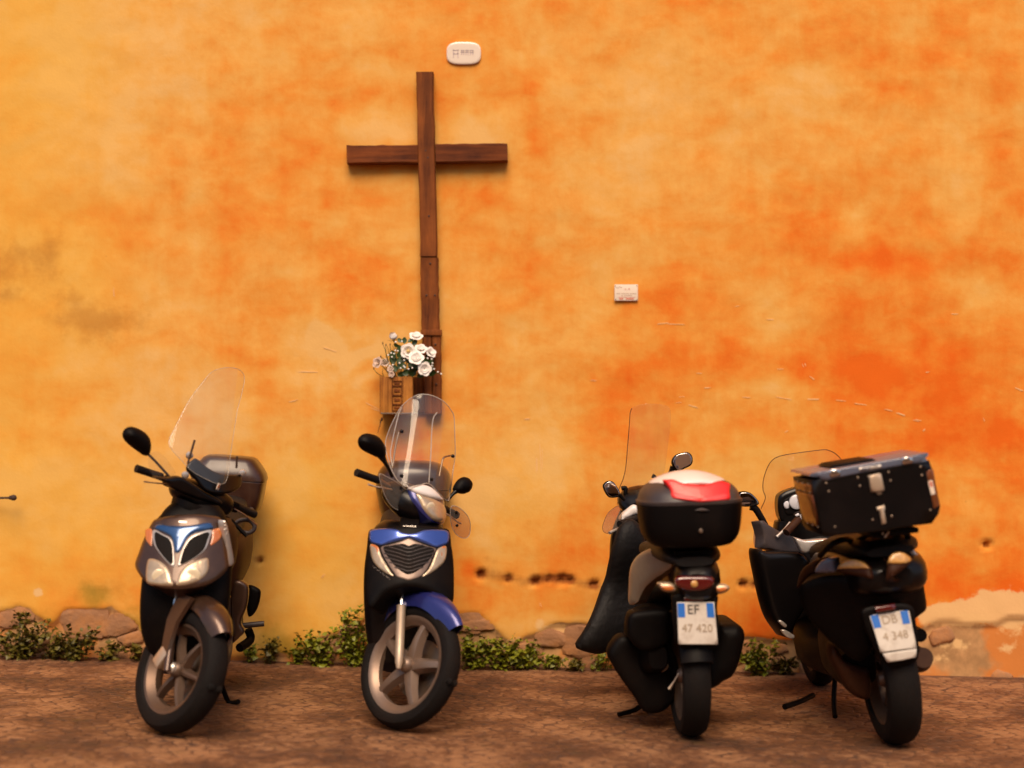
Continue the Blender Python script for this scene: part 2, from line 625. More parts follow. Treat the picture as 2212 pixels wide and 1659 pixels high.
# ------------------------------------------------------------------ ground
def ground_material():
    m = bpy.data.materials.new('ground_dirt')
    m.use_nodes = True
    nt = m.node_tree
    b = nt.nodes['Principled BSDF']
    b.inputs['Roughness'].default_value = 0.9
    tc = nt.nodes.new('ShaderNodeTexCoord')
    n1 = nt.nodes.new('ShaderNodeTexNoise')
    n1.inputs['Scale'].default_value = 2.2
    n1.inputs['Detail'].default_value = 10
    n1.inputs['Roughness'].default_value = 0.65
    nt.links.new(tc.outputs['Object'], n1.inputs['Vector'])
    rp = nt.nodes.new('ShaderNodeValToRGB')
    rp.color_ramp.elements[0].position = 0.36
    rp.color_ramp.elements[0].color = (0.075, 0.030, 0.012, 1)
    rp.color_ramp.elements[1].position = 0.66
    rp.color_ramp.elements[1].color = (0.22, 0.105, 0.050, 1)
    e = rp.color_ramp.elements.new(0.52)
    e.color = (0.122, 0.051, 0.021, 1)
    nt.links.new(n1.outputs['Fac'], rp.inputs[0])
    nt.links.new(rp.outputs[0], b.inputs['Base Color'])
    n2 = nt.nodes.new('ShaderNodeTexNoise')
    n2.inputs['Scale'].default_value = 45
    n2.inputs['Detail'].default_value = 6
    nt.links.new(tc.outputs['Object'], n2.inputs['Vector'])
    bp = nt.nodes.new('ShaderNodeBump')
    bp.inputs['Strength'].default_value = 0.7
    bp.inputs['Distance'].default_value = 0.02
    nt.links.new(n2.outputs['Fac'], bp.inputs['Height'])
    nt.links.new(bp.outputs[0], b.inputs['Normal'])
    return m


def cobble_material():
    m = bpy.data.materials.new('cobble_stone')
    m.use_nodes = True
    nt = m.node_tree
    b = nt.nodes['Principled BSDF']
    b.inputs['Roughness'].default_value = 0.72
    tc = nt.nodes.new('ShaderNodeTexCoord')
    geo = nt.nodes.new('ShaderNodeNewGeometry')
    oi = nt.nodes.new('ShaderNodeObjectInfo')
    ad = nt.nodes.new('ShaderNodeMath')
    nt.links.new(geo.outputs['Random Per Island'], ad.inputs[0])
    nt.links.new(oi.outputs['Random'], ad.inputs[1])
    fr = nt.nodes.new('ShaderNodeMath')
    fr.operation = 'FRACT'
    nt.links.new(ad.outputs[0], fr.inputs[0])
    n1 = nt.nodes.new('ShaderNodeTexNoise')
    n1.inputs['Scale'].default_value = 2.4
    n1.inputs['Detail'].default_value = 8
    nt.links.new(geo.outputs['Position'], n1.inputs['Vector'])
    n2 = nt.nodes.new('ShaderNodeTexNoise')
    n2.inputs['Scale'].default_value = 28
    n2.inputs['Detail'].default_value = 6
    nt.links.new(geo.outputs['Position'], n2.inputs['Vector'])
    s1 = nt.nodes.new('ShaderNodeMath')
    s1.operation = 'MULTIPLY_ADD'
    s1.inputs[1].default_value = 0.10
    nt.links.new(fr.outputs[0], s1.inputs[0])
    nt.links.new(n1.outputs['Fac'], s1.inputs[2])
    s2 = nt.nodes.new('ShaderNodeMath')
    s2.operation = 'MULTIPLY_ADD'
    s2.inputs[1].default_value = 0.55
    nt.links.new(n2.outputs['Fac'], s2.inputs[0])
    nt.links.new(s1.outputs[0], s2.inputs[2])
    rp = nt.nodes.new('ShaderNodeValToRGB')
    rp.color_ramp.elements[0].position = 0.60
    rp.color_ramp.elements[0].color = (0.055, 0.022, 0.009, 1)
    rp.color_ramp.elements[1].position = 0.98
    rp.color_ramp.elements[1].color = (0.300, 0.142, 0.060, 1)
    e = rp.color_ramp.elements.new(0.78)
    e.color = (0.130, 0.049, 0.0165, 1)
    nt.links.new(s2.outputs[0], rp.inputs[0])
    n3 = nt.nodes.new('ShaderNodeTexNoise')
    n3.inputs['Scale'].default_value = 5.5
    n3.inputs['Detail'].default_value = 7
    n3.inputs['Roughness'].default_value = 0.7
    nt.links.new(geo.outputs['Position'], n3.inputs['Vector'])
    mr = nt.nodes.new('ShaderNodeMapRange')
    mr.inputs[1].default_value = 0.56
    mr.inputs[2].default_value = 0.74
    mr.inputs[4].default_value = 0.55
    nt.links.new(n3.outputs['Fac'], mr.inputs[0])
    mm = nt.nodes.new('ShaderNodeMix')
    mm.data_type = 'RGBA'
    nt.links.new(mr.outputs[0], mm.inputs[0])
    nt.links.new(rp.outputs[0], mm.inputs[6])
    mm.inputs[7].default_value = (0.110, 0.062, 0.010, 1)
    nt.links.new(mm.outputs[2], b.inputs['Base Color'])
    bp = nt.nodes.new('ShaderNodeBump')
    bp.inputs['Strength'].default_value = 0.9
    bp.inputs['Distance'].default_value = 0.012
    nt.links.new(n2.outputs['Fac'], bp.inputs['Height'])
    nt.links.new(bp.outputs[0], b.inputs['Normal'])
    return m


def build_ground():
    g = MB()
    g.add([(-60, -60, ground_z(-60)), (60, -60, ground_z(60)), (60, 40, ground_z(60)), (-60, 40, ground_z(-60))], [(0, 1, 2, 3)])
    go = g.build('ground', ground_material(), None, sharp=0, kind='structure')
    cm = cobble_material()
    rng = random.Random(11)
    # irregular setts: cells between jittered seeds laid in shallow arcs
    cw = 0.082
    seeds, rows = {}, {}
    y0, x0 = -4.0, -4.1
    ny, nx = int(4.0 / (cw * .92)) + 2, int(8.2 / cw) + 1
    for j in range(-1, ny + 1):
        for i in range(-1, nx + 1):
            x = x0 + (i + .5 * (j % 2)) * cw
            arc = .085 * math.cos(x * 5.2)
            seeds[i, j] = (x + rng.uniform(-.024, .024), y0 + j * cw * .92 + arc + rng.uniform(-.021, .021))
    setts = []
    for (i, j), (sx, sy) in seeds.items():
        if sy > -.05 or sy < -3.95 + .12 * math.sin(sx * 3.1) or abs(sx) > 4.0:
            continue
        poly = [(sx - .12, sy - .12), (sx + .12, sy - .12), (sx + .12, sy + .12), (sx - .12, sy + .12)]
        for di in (-2, -1, 0, 1, 2):
            for dj in (-2, -1, 0, 1, 2):
                q = seeds.get((i + di, j + dj))
                if q is None or (di == 0 and dj == 0):
                    continue
                nx_, ny_ = q[0] - sx, q[1] - sy
                c = (nx_ * (q[0] + sx) + ny_ * (q[1] + sy)) / 2
                out = []
                for k in range(len(poly)):
                    p, r_ = poly[k], poly[(k + 1) % len(poly)]
                    dp, dr = nx_ * p[0] + ny_ * p[1] - c, nx_ * r_[0] + ny_ * r_[1] - c
                    if dp <= 0:
                        out.append(p)
                    if dp * dr < 0:
                        t = dp / (dp - dr)
                        out.append((p[0] + (r_[0] - p[0]) * t, p[1] + (r_[1] - p[1]) * t))
                poly = out
                if not poly:
                    break
            if not poly:
                break
        if len(poly) < 3:
            continue
        cx, cy = sum(p[0] for p in poly) / len(poly), sum(p[1] for p in poly) / len(poly)
        # round the corners by cutting them twice
        for _ in range(1):
            poly = [tuple(p[k] * (1 - t) + q[k] * t for k in (0, 1)) for p, q in zip(poly, poly[1:] + poly[:1]) for t in (.22, .78)]
        setts.append((cx, cy, poly))
    seen = sorted((s for s in setts if s[1] > -2.42 and abs(s[0]) < 2.4), key=lambda s: s[1])
    near = set(id(s) for s in seen[:298])
    rest = MB()
    for s_ in setts:
        cx, cy, poly = s_
        n = len(poly)
        h = rng.uniform(.0004, .0024)
        tx, ty = rng.uniform(-.03, .03), rng.uniform(-.03, .03)
        vs, fs = [], []
        for sc, z in ((1.0, -.012), (.985, h * .35), (.74, h * .9), (.40, h)):
            for p in poly:
                dx, dy = (p[0] - cx) * sc, (p[1] - cy) * sc
                vs.append((dx, dy, z + dx * tx + dy * ty - dx * .0217))
        for i in range(3):
            for j in range(n):
                a_, b_ = i * n + j, i * n + (j + 1) % n
                fs.append((a_, b_, b_ + n, a_ + n))
        fs.append(tuple(range(3 * n, 4 * n)))
        if id(s_) in near:
            me = bpy.data.meshes.new('cobblestone')
            me.from_pydata(vs, [], fs)
            me.polygons.foreach_set('use_smooth', [True] * len(me.polygons))
            me.materials.append(cm)
            o = bpy.data.objects.new('cobblestone', me)
            COL.objects.link(o)
            o.parent = go
            o.location = (cx, cy, ground_z(cx))
        else:
            rest.add(vs, fs, Matrix.Translation((cx, cy, ground_z(cx))))
    me = bpy.data.meshes.new('cobbles')
    me.from_pydata([tuple(p) for p in rest.v], [], rest.f)
    me.polygons.foreach_set('use_smooth', [True] * len(me.polygons))
    link('cobbles', me, cm, go, 'stuff')


# ------------------------------------------------------------------ wall
def wall_material():
    m = bpy.data.materials.new('orange_plaster')
    m.use_nodes = True
    nt = m.node_tree
    L = nt.links.new
    b = nt.nodes['Principled BSDF']
    b.inputs['Roughness'].default_value = 0.88
    b.inputs['Specular IOR Level'].default_value = 0.2
    tc = nt.nodes.new('ShaderNodeTexCoord')

    def nz(scale, detail=6, rough=0.6, stretch=None, dist=0.0):
        n = nt.nodes.new('ShaderNodeTexNoise')
        n.inputs['Scale'].default_value = scale
        n.inputs['Detail'].default_value = detail
        n.inputs['Roughness'].default_value = rough
        n.inputs['Distortion'].default_value = dist
        if stretch:
            mp = nt.nodes.new('ShaderNodeMapping')
            mp.inputs['Scale'].default_value = stretch
            L(tc.outputs['Object'], mp.inputs['Vector'])
            L(mp.outputs[0], n.inputs['Vector'])
        else:
            L(tc.outputs['Object'], n.inputs['Vector'])
        return n.outputs['Fac']

    def math_(op, a, b_=None, c=None, clamp=False):
        n = nt.nodes.new('ShaderNodeMath')
        n.operation = op
        n.use_clamp = clamp
        for i, q in enumerate((a, b_, c)):
            if q is None:
                continue
            if isinstance(q, (int, float)):
                n.inputs[i].default_value = q
            else:
                L(q, n.inputs[i])
        return n.outputs[0]

    def mix(f, a, b_):
        n = nt.nodes.new('ShaderNodeMix')
        n.data_type = 'RGBA'
        if isinstance(f, (int, float)):
            n.inputs[0].default_value = f
        else:
            L(f, n.inputs[0])
        for i, q in ((6, a), (7, b_)):
            if isinstance(q, tuple):
                n.inputs[i].default_value = (*q, 1)
            else:
                L(q, n.inputs[i])
        return n.outputs[2]

    def ramp(f, lo, hi):
        n = nt.nodes.new('ShaderNodeMapRange')
        n.interpolation_type = 'SMOOTHSTEP'
        n.inputs[1].default_value = lo
        n.inputs[2].default_value = hi
        L(f, n.inputs[0])
        return n.outputs[0]
    at1 = nt.nodes.new('ShaderNodeAttribute')
    at1.attribute_name = 'wear_shade_a'
    at2 = nt.nodes.new('ShaderNodeAttribute')
    at2.attribute_name = 'wear_shade_b'
    s1 = nt.nodes.new('ShaderNodeSeparateColor')
    s2 = nt.nodes.new('ShaderNodeSeparateColor')
    L(at1.outputs['Color'], s1.inputs[0])
    L(at2.outputs['Color'], s2.inputs[0])
    lite, red, stain = s1.outputs[0], s1.outputs[1], s1.outputs[2]
    green, dark, white = s2.outputs[0], s2.outputs[1], s2.outputs[2]
    bare = at2.outputs['Alpha']
    n_big = nz(1.15, 5, 0.6, (1.0, 1.0, 1.35))
    n_mid = nz(3.4, 6, 0.6, (0.9, 1.0, 1.25), 0.3)
    n_fine = nz(16, 7, 0.62)
    n_grit = nz(70, 4, 0.6)
    f = math_('MULTIPLY_ADD', n_mid, 0.85, math_('MULTIPLY_ADD', n_fine, 0.26, math_('MULTIPLY', n_big, 0.80)))
    n_hor = nz(1.0, 6, 0.68, (1.3, 1.0, 7.0), 0.4)
    f = math_('MULTIPLY_ADD', math_('SUBTRACT', n_hor, 0.5), 0.12, f)
    n_str = nz(1.0, 7, 0.65, (5.5, 1.0, 0.75), 0.2)
    f = math_('MULTIPLY_ADD', math_('SUBTRACT', n_str, 0.5), 0.36, f)
    f = math_('ADD', f, math_('MULTIPLY', red, 0.24))
    f = math_('SUBTRACT', f, math_('MULTIPLY', lite, 0.30))
    rp = nt.nodes.new('ShaderNodeValToRGB')
    el = rp.color_ramp.elements
    for p in (0.25, 0.5, 0.75):
        el.new(p)
    for e, p in zip(sorted(el, key=lambda q: q.position), (0.0, 0.25, 0.5, 0.75, 1.0)):
        e.position = p
    cols = ((0.775, 0.445, 0.140), (0.765, 0.385, 0.085), (0.755, 0.300, 0.046), (0.745, 0.205, 0.020), (0.735, 0.135, 0.008))
    for e, c in zip(sorted(el, key=lambda q: q.position), cols):
        e.color = (*c, 1)
    fr = nt.nodes.new('ShaderNodeMapRange')
    fr.inputs[1].default_value = 0.68
    fr.inputs[2].default_value = 1.36
    L(f, fr.inputs[0])
    L(fr.outputs[0], rp.inputs[0])
    col = rp.outputs[0]
    col = mix(math_('MULTIPLY', ramp(at1.outputs['Alpha'], 0.0, 1.0), 0.50), col, (0.785, 0.440, 0.062))
    edge = math_('MULTIPLY', math_('SUBTRACT', n_fine, 0.5), 1.1)
    col = mix(math_('MULTIPLY', ramp(math_('ADD', stain, math_('MULTIPLY', edge, 1.3)), 0.05, 1.35), 0.62), col, (0.46, 0.20, 0.035))
    col = mix(math_('MULTIPLY', ramp(math_('ADD', green, math_('MULTIPLY', edge, 0.6)), 0.2, 0.9), 0.75), col, (0.30, 0.20, 0.022))
    col = mix(math_('MULTIPLY', ramp(math_('ADD', dark, math_('MULTIPLY', edge, 0.5)), 0.2, 0.9), 0.85), col, (0.19, 0.045, 0.010))
    barec = mix(ramp(nz(6, 6, 0.6), 0.35, 0.65), (0.36, 0.20, 0.085), (0.60, 0.33, 0.14))
    barec = mix(ramp(nz(3.1, 4, 0.5), 0.50, 0.60), barec, (0.62, 0.22, 0.05))
    col = mix(ramp(math_('ADD', bare, math_('MULTIPLY', edge, 0.45)), 0.40, 0.58), col, barec)
    col = mix(math_('MULTIPLY', ramp(math_('ADD', white, math_('MULTIPLY', edge, 1.2)), 0.36, 0.66), 0.9), col, (0.78, 0.50, 0.22))
    # light scuffs
    scuff = ramp(nz(9, 8, 0.75, (0.5, 1, 1.6), 1.2), 0.70, 0.80)
    col = mix(math_('MULTIPLY', scuff, 0.35), col, (0.80, 0.48, 0.20))
    pits = ramp(nz(38, 3, 0.5), 0.74, 0.80)
    col = mix(math_('MULTIPLY', pits, 0.4), col, (0.35, 0.12, 0.03))
    L(col, b.inputs['Base Color'])
    hgt = math_('ADD', math_('MULTIPLY', n_fine, 0.6), math_('MULTIPLY', n_grit, 0.25))
    bp = nt.nodes.new('ShaderNodeBump')
    bp.inputs['Strength'].default_value = 0.32
    bp.inputs['Distance'].default_value = 0.010
    L(hgt, bp.inputs['Height'])
    L(bp.outputs[0], b.inputs['Normal'])
    return m


def px(u, v):
    p = on_y(u, v, 0.0)
    return p.x, p.z


def bare_top(u):
    """Height (photo row) where the render has fallen off above the footing."""
    pts = [(-400, 1330), (0, 1318), (60, 1316), (100, 1345), (140, 1318), (190, 1312), (240, 1318), (285, 1345), (330, 1400), (560, 1425),
           (640, 1405), (720, 1352), (800, 1330), (960, 1318), (1020, 1322), (1070, 1348), (1110, 1380), (1160, 1368), (1200, 1352),
           (1240, 1340), (1300, 1345), (1400, 1360), (1560, 1375), (1700, 1385), (1900, 1375), (1985, 1352), (2050, 1345), (2120, 1352),
           (2212, 1330), (2700, 1340)]
    for (a, b), (c, d) in zip(pts, pts[1:]):
        if a <= u <= c:
            return b + (d - b) * (u - a) / (c - a)
    return 1340


HOLES = [(1034, 1241, 9), (1098, 1249, 6), (1157, 1256, 8), (1186, 1251, 6), (1212, 1254, 9), (1232, 1253, 7), (1283, 1257, 7),
         (1602, 1262, 7), (1634, 1260, 9), (2131, 1176, 8), (566, 1213, 5)]


def build_wall():
    st = 0.02
    x0, x1, zt = -4.2, 4.2, 4.6
    nx, nzr = int((x1 - x0) / st) + 1, int((zt + 0.2) / st) + 1
    X = np.linspace(x0, x1, nx)
    Z = np.linspace(-0.2, zt, nzr)
    gx, gz = np.meshgrid(X, Z)
    U = UC + gx * FPX / 9.3
    Vv = VC + 20.5 - (gz - 1.5) * FPX / 9.3
    ga = lambda cu, cv, ru, rv: np.exp(-(((U - cu) / ru) ** 2 + ((Vv - cv) / rv) ** 2))
    nz1 = np.array([[noise.noise(Vector((x * 2.6, z * 2.6, 3.1))) for x in X] for z in Z])
    nz2 = np.array([[noise.noise(Vector((x * 9.0, z * 9.0, 7.7))) for x in X] for z in Z])
    Uw, Vw = U.copy(), Vv.copy()
    U = U + 22 * nz1 + 14 * nz2
    Vv = Vv + 14 * np.roll(nz1, 37, 1) + 10 * np.roll(nz2, 19, 0)
    lite = np.zeros_like(gx)
    red = np.clip((U - 1050) / 1500, 0, 0.6) * np.clip((Vv - 250) / 500, 0.15, 1)
    for (u, v, a, b, s) in [(40, 60, 170, 170, .7), (150, 300, 90, 90, .5), (330, 120, 200, 160, .5), (330, 820, 160, 90, .6), (840, 280, 110, 40, .9),
                            (1030, 285, 80, 40, .9), (720, 90, 120, 60, .3), (420, 930, 160, 90, .6), (150, 1100, 220, 110, .75), (690, 770, 65, 70, .8),  # the two pale blobs above the cross arms paint a light halo
                            (620, 1090, 120, 110, .6), (700, 1260, 90, 90, .4), (1150, 960, 120, 120, .55), (1450, 160, 160, 120, .5), (1400, 380, 160, 90, .5),
                            (2050, 420, 100, 70, .5), (1250, 700, 110, 60, .3), (1690, 840, 50, 40, .6), (1690, 980, 60, 40, .6), (1050, 1100, 70, 110, .5),
                            (1750, 190, 90, 60, .5), (2110, 620, 60, 60, .5), (1640, 700, 60, 90, .3), (1150, 1340, 90, 30, .7), (40, 640, 40, 30, .5)]:
        lite += s * ga(u, v, a, b)
    for (u, v, a, b, s) in [(1720, 480, 60, 110, .7), (1850, 560, 90, 26, .8), (2020, 565, 200, 34, .9), (1810, 790, 110, 40, .9), (1980, 850, 130, 60, 1.0), (1990, 960, 60, 60, .8),
                            (2130, 900, 90, 90, .7), (1160, 220, 34, 80, .6), (1150, 580, 50, 30, .5), (780, 600, 80, 30, .5), (540, 170, 40, 110, .4), (780, 930, 60, 50, .5),
                            (1420, 660, 90, 40, .5), (1340, 860, 90, 90, .5), (2060, 1260, 60, 50, 1.0), (2190, 1210, 40, 60, .7), (1080, 1300, 90, 50, .6), (1000, 1220, 30, 40, .8),
                            (40, 1220, 40, 30, .6), (100, 1270, 24, 40, .8), (660, 1190, 50, 50, .5), (1640, 1330, 90, 50, .6), (900, 960, 50, 60, .8), (560, 860, 40, 40, .4),
                            (830, 420, 120, 24, .5), (1010, 420, 90, 24, .4), (480, 560, 40, 60, .35), (2180, 300, 60, 200, .4), (1930, 150, 60, 90, .4)]:  # the two blobs below the cross arms paint their cast shadow
        red += s * ga(u, v, a, b)
    gold = np.clip((420 - U) / 600, 0, .75)
    for (u, v, a, b, s) in [(60, 100, 200, 200, .5), (120, 620, 200, 160, .4), (150, 1150, 280, 160, .6), (680, 1230, 150, 160, .8), (620, 1080, 140, 120, .5), (1120, 1080, 120, 160, .45), (1500, 1150, 120, 160, .3), (640, 1380, 120, 50, .7), (1650, 980, 80, 80, .3), (720, 1000, 120, 80, .3)]:
        gold = gold + s * ga(u, v, a, b)
    stain = np.zeros_like(gx)
    for (u, v, a, b, s) in [(10, 580, 45, 60, .8), (60, 560, 50, 30, .6), (105, 545, 30, 40, .7), (175, 690, 80, 20, 1.0), (235, 695, 60, 24, .8), (130, 650, 60, 20, .5),
                            (305, 690, 30, 40, .5), (175, 650, 40, 20, .5), (100, 600, 40, 30, .5), (20, 640, 30, 16, .7), (205, 730, 60, 20, .5), (230, 1275, 60, 20, .5)]:
        stain += s * ga(u, v, a, b)
    green = np.zeros_like(gx)
    for (u, v, a, b, s) in [(205, 1285, 45, 30, .8), (300, 1350, 50, 60, .6), (100, 1330, 50, 30, .4), (620, 1400, 80, 40, .7), (560, 1330, 60, 60, .4), (980, 1360, 80, 50, .3), (750, 1290, 60, 30, .2), (1100, 1420, 160, 26, .6), (1300, 1430, 60, 20, .5), (720, 1415, 100, 26, .6), (130, 1400, 180, 40, .5)]:
        green += s * ga(u, v, a, b)
    dark = np.zeros_like(gx)
    for (u, v, a, b, s) in [(1070, 1243, 60, 12, .5), (1180, 1253, 80, 14, .6), (1280, 1258, 50, 12, .5), (1620, 1260, 50, 14, .5), (30, 1415, 60, 40, .5),
                            (1060, 1215, 30, 16, .35), (570, 1214, 20, 10, .5), (690, 1300, 30, 12, .2)]:
        dark += s * ga(u, v, a, b)
    white = np.zeros_like(gx)
    for (u, v, a, b, s) in [(2040, 1332, 66, 24, 1.2), (2095, 1326, 46, 22, 1.1), (2150, 1302, 66, 30, 1.2), (2200, 1335, 44, 44, 1.0), (2060, 1390, 40, 16, .7), (2180, 1400, 30, 14, .6), (1210, 1362, 40, 12, .9), (1170, 1345, 14, 14, .6),
                            (1110, 1372, 26, 10, .6), (70, 1278, 14, 10, .9), (1350, 1385, 40, 10, .5), (2030, 1420, 40, 14, .5), (1020, 1345, 14, 12, .6)]:
        white += s * ga(u, v, a, b)
    # pale trowel arcs beside the flowers
    for (cu, cv, rr, a0, a1, s) in [(640, 800, 105, -1.3, 0.15, .9), (640, 800, 85, -1.4, -0.1, .5), (800, 830, 70, -2.6, -1.2, .5), (830, 850, 95, -2.7, -1.4, .5), (810, 860, 50, -2.7, -1.5, .4)]:
        rad = np.hypot(Uw - cu, Vw - cv)
        ang = np.arctan2(Vw - cv, Uw - cu)
        lite += 1.7 * s * np.exp(-((rad - rr) / 10) ** 2) * np.clip((ang - a0) / 0.3, 0, 1) * np.clip((a1 - ang) / 0.3, 0, 1)
    bt = np.vectorize(bare_top)(U)
    bare = np.clip(0.5 + (Vv - bt) / 26.0, 0, 1)
    depth = 0.004 * nz1 + 0.0018 * nz2
    depth -= 0.0
    yv = -0.006 * nz1 - 0.003 * nz2 + 0.022 * (bare > 0.5) * np.clip((bare - .5) * 4, 0, 1)
    for (u, v, r_) in HOLES:
        Uh, Vh = Uw + .35 * (U - Uw), Vw + .35 * (Vv - Vw)
        w = np.exp(-(((Uh - u) / (r_ * 1.15)) ** 2 + ((Vh - v) / r_) ** 2) ** 2)
        yv += 0.045 * w
        dark += 0.85 * np.exp(-(((Uh - u) / (r_ * 1.3)) ** 2 + ((Vh - v) / (r_ * 1.2)) ** 2))  # paints shade into the hole recesses
    verts = np.stack([gx, yv, gz], -1).reshape(-1, 3)
    idx = np.arange(nx * nzr).reshape(nzr, nx)
    faces = np.stack([idx[:-1, :-1], idx[:-1, 1:], idx[1:, 1:], idx[1:, :-1]], -1).reshape(-1, 4).tolist()
    vl = [tuple(p) for p in verts]
    base = len(vl)
    ex = [(-12, 0, -.4), (x0, 0, -.4), (x0, 0, 8.5), (-12, 0, 8.5), (x1, 0, -.4), (12, 0, -.4), (12, 0, 8.5), (x1, 0, 8.5), (x0, 0, zt), (x1, 0, zt),
          (-12, .6, -.4), (12, .6, -.4), (12, .6, 8.5), (-12, .6, 8.5)]
    vl += ex
    E = lambda *a: [base + i for i in a]
    faces += [E(0, 1, 2, 3), E(4, 5, 6, 7), E(8, 9, 7, 2), E(3, 6, 12, 13), E(10, 13, 12, 11), E(0, 3, 13, 10), E(5, 11, 12, 6)]
    me = bpy.data.meshes.new('wall')
    me.from_pydata(vl, [], faces)
    me.polygons.foreach_set('use_smooth', [True] * len(me.polygons))
    pad = np.zeros((len(ex), 4))
    ca = np.concatenate([np.stack([lite, red, stain, gold], -1).reshape(-1, 4), pad])
    cb = np.concatenate([np.stack([green, dark, white, bare], -1).reshape(-1, 4), pad])
    for nm, arr in (('wear_shade_a', ca), ('wear_shade_b', cb)):
        at = me.attributes.new(nm, 'FLOAT_COLOR', 'POINT')
        at.data.foreach_set('color', arr.astype(np.float32).ravel())
    root = thing('wall', 'mottled orange plaster wall with its render crumbling away along the foot', 'wall')
    link('plaster', me, wall_material(), root)
    # rubble stones bared along the foot
    rng = random.Random(5)
    spec = []
    u = -60
    while u < 2290:
        w = rng.uniform(48, 104)
        v = bare_top(u + w / 2) + 4
        base_v = 1428 + 50 * max(0, (u - 600)) / 1600
        while v < base_v:
            h = rng.uniform(30, 62)
            keep = 0.74 if u < 1900 else 0.25
            if rng.random() < keep:
                spec.append((u + w / 2 + rng.uniform(-14, 14), v + h / 2, w * rng.uniform(.6, 1.0), h * rng.uniform(.7, 1.0)))
            v += h
        u += w
    spec += [(178, 1340, 104, 70), (262, 1345, 66, 46), (1020, 1340, 70, 50), (1252, 1385, 80, 66), (30, 1332, 80, 40), (752, 1365, 46, 40), (1150, 1402, 64, 40)]
    for (u, v, w, h) in spec:
        x, z = px(u, v)
        hw, hh = w / 2 / 393.5, h / 2 / 393.5
        s = MB()
        s.sphere((0, 0, 0), 1.0, 14, 9)
        sd = rng.uniform(0, 50)
        for i, p in enumerate(s.v):
            q = 1 + 0.34 * noise.noise(p * 1.3 + Vector((sd, 0, 0))) + .14 * noise.noise(p * 3.1 + Vector((0, sd, 0)))
            e = 0.62
            s.v[i] = Vector((math.copysign(abs(p.x) ** e, p.x) * hw * q, math.copysign(abs(p.y) ** .55, p.y) * 0.016 * q, math.copysign(abs(p.z) ** e, p.z) * hh * q))
        s.xf(Matrix.Translation((x, 0.019 + rng.uniform(-.004, .010), z)) @ Matrix.Rotation(rng.uniform(-.35, .35), 4, 'Y'))
        s.build('stone', M['stone'], root, sharp=50)
    # light scratches in the render
    sc = MB()

    def scr(u, v, du, dv, w=1.6):
        x, z = px(u, v)
        xa, za = px(u + du, v + dv)
        L = math.hypot(xa - x, za - z)
        ang = math.atan2(za - z, xa - x)
        for q in range(2):
            a = rng.uniform(0, .3)
            mx_, mz_ = (x + xa) / 2 + rng.uniform(-.01, .01), (z + za) / 2 + rng.uniform(-.003, .003)
            yy = -0.006 * noise.noise(Vector((mx_ * 2.6, mz_ * 2.6, 3.1))) - 0.003 * noise.noise(Vector((mx_ * 9, mz_ * 9, 7.7)))
            sc.box((mx_, yy - .0012, mz_), (L * rng.uniform(.5, 1), 0.002, w / 393.5 * rng.uniform(.4, .9)), Matrix.Rotation(-ang + rng.uniform(-.05, .05), 4, 'Y'))
    z10 = zm(1600, 600, 2.4578)
    for (a, b, c, d) in [(180, 950, 90, 28), (240, 767, 45, 0), (290, 850, 40, 0), (730, 905, 100, 15), (885, 916, 130, 6), (1075, 925, 60, 8), (1200, 945, 75, 12), (1370, 975, 60, 16), (1440, 1000, 60, 20),
                         (1545, 1040, 55, 14), (1610, 762, 30, -4), (1775, 406, 45, 0), (890, 705, 8, 22), (920, 780, 35, 30), (5, 470, 65, -6), (765, 1120, 25, -14), (480, 365, 28, -4), (2150, 850, 60, 25),
                         (1965, 1035, 10, 22), (1600, 1110, 15, -10), (730, 738, 30, 0), (520, 905, 50, 4), (130, 942, 20, 0), (150, 904, 18, 0)]:
        p, q = z10(a, b), z10(a + c, b + d)
        scr(p[0], p[1], q[0] - p[0], q[1] - p[1])
    for (u, v, du, dv) in [(640, 803, 50, 2), (625, 868, 22, -4), (786, 870, 34, 16), (800, 880, 30, 12), (246, 622, 2, 20), (700, 750, 30, 10), (870, 1190, 8, -14), (1165, 1300, 2, 10), (455, 985, 30, -3),
                           (1440, 700, 40, 2), (690, 1250, 10, -12), (1270, 820, 20, 3), (1655, 690, 20, -1), (1170, 960, 1, 60), (1160, 980, 1, 50), (1130, 905, 18, 0)]:
        scr(u, v, du, dv, 1.4)
    sc.build('scratches', M['scratch'], root, sharp=0, kind='stuff')


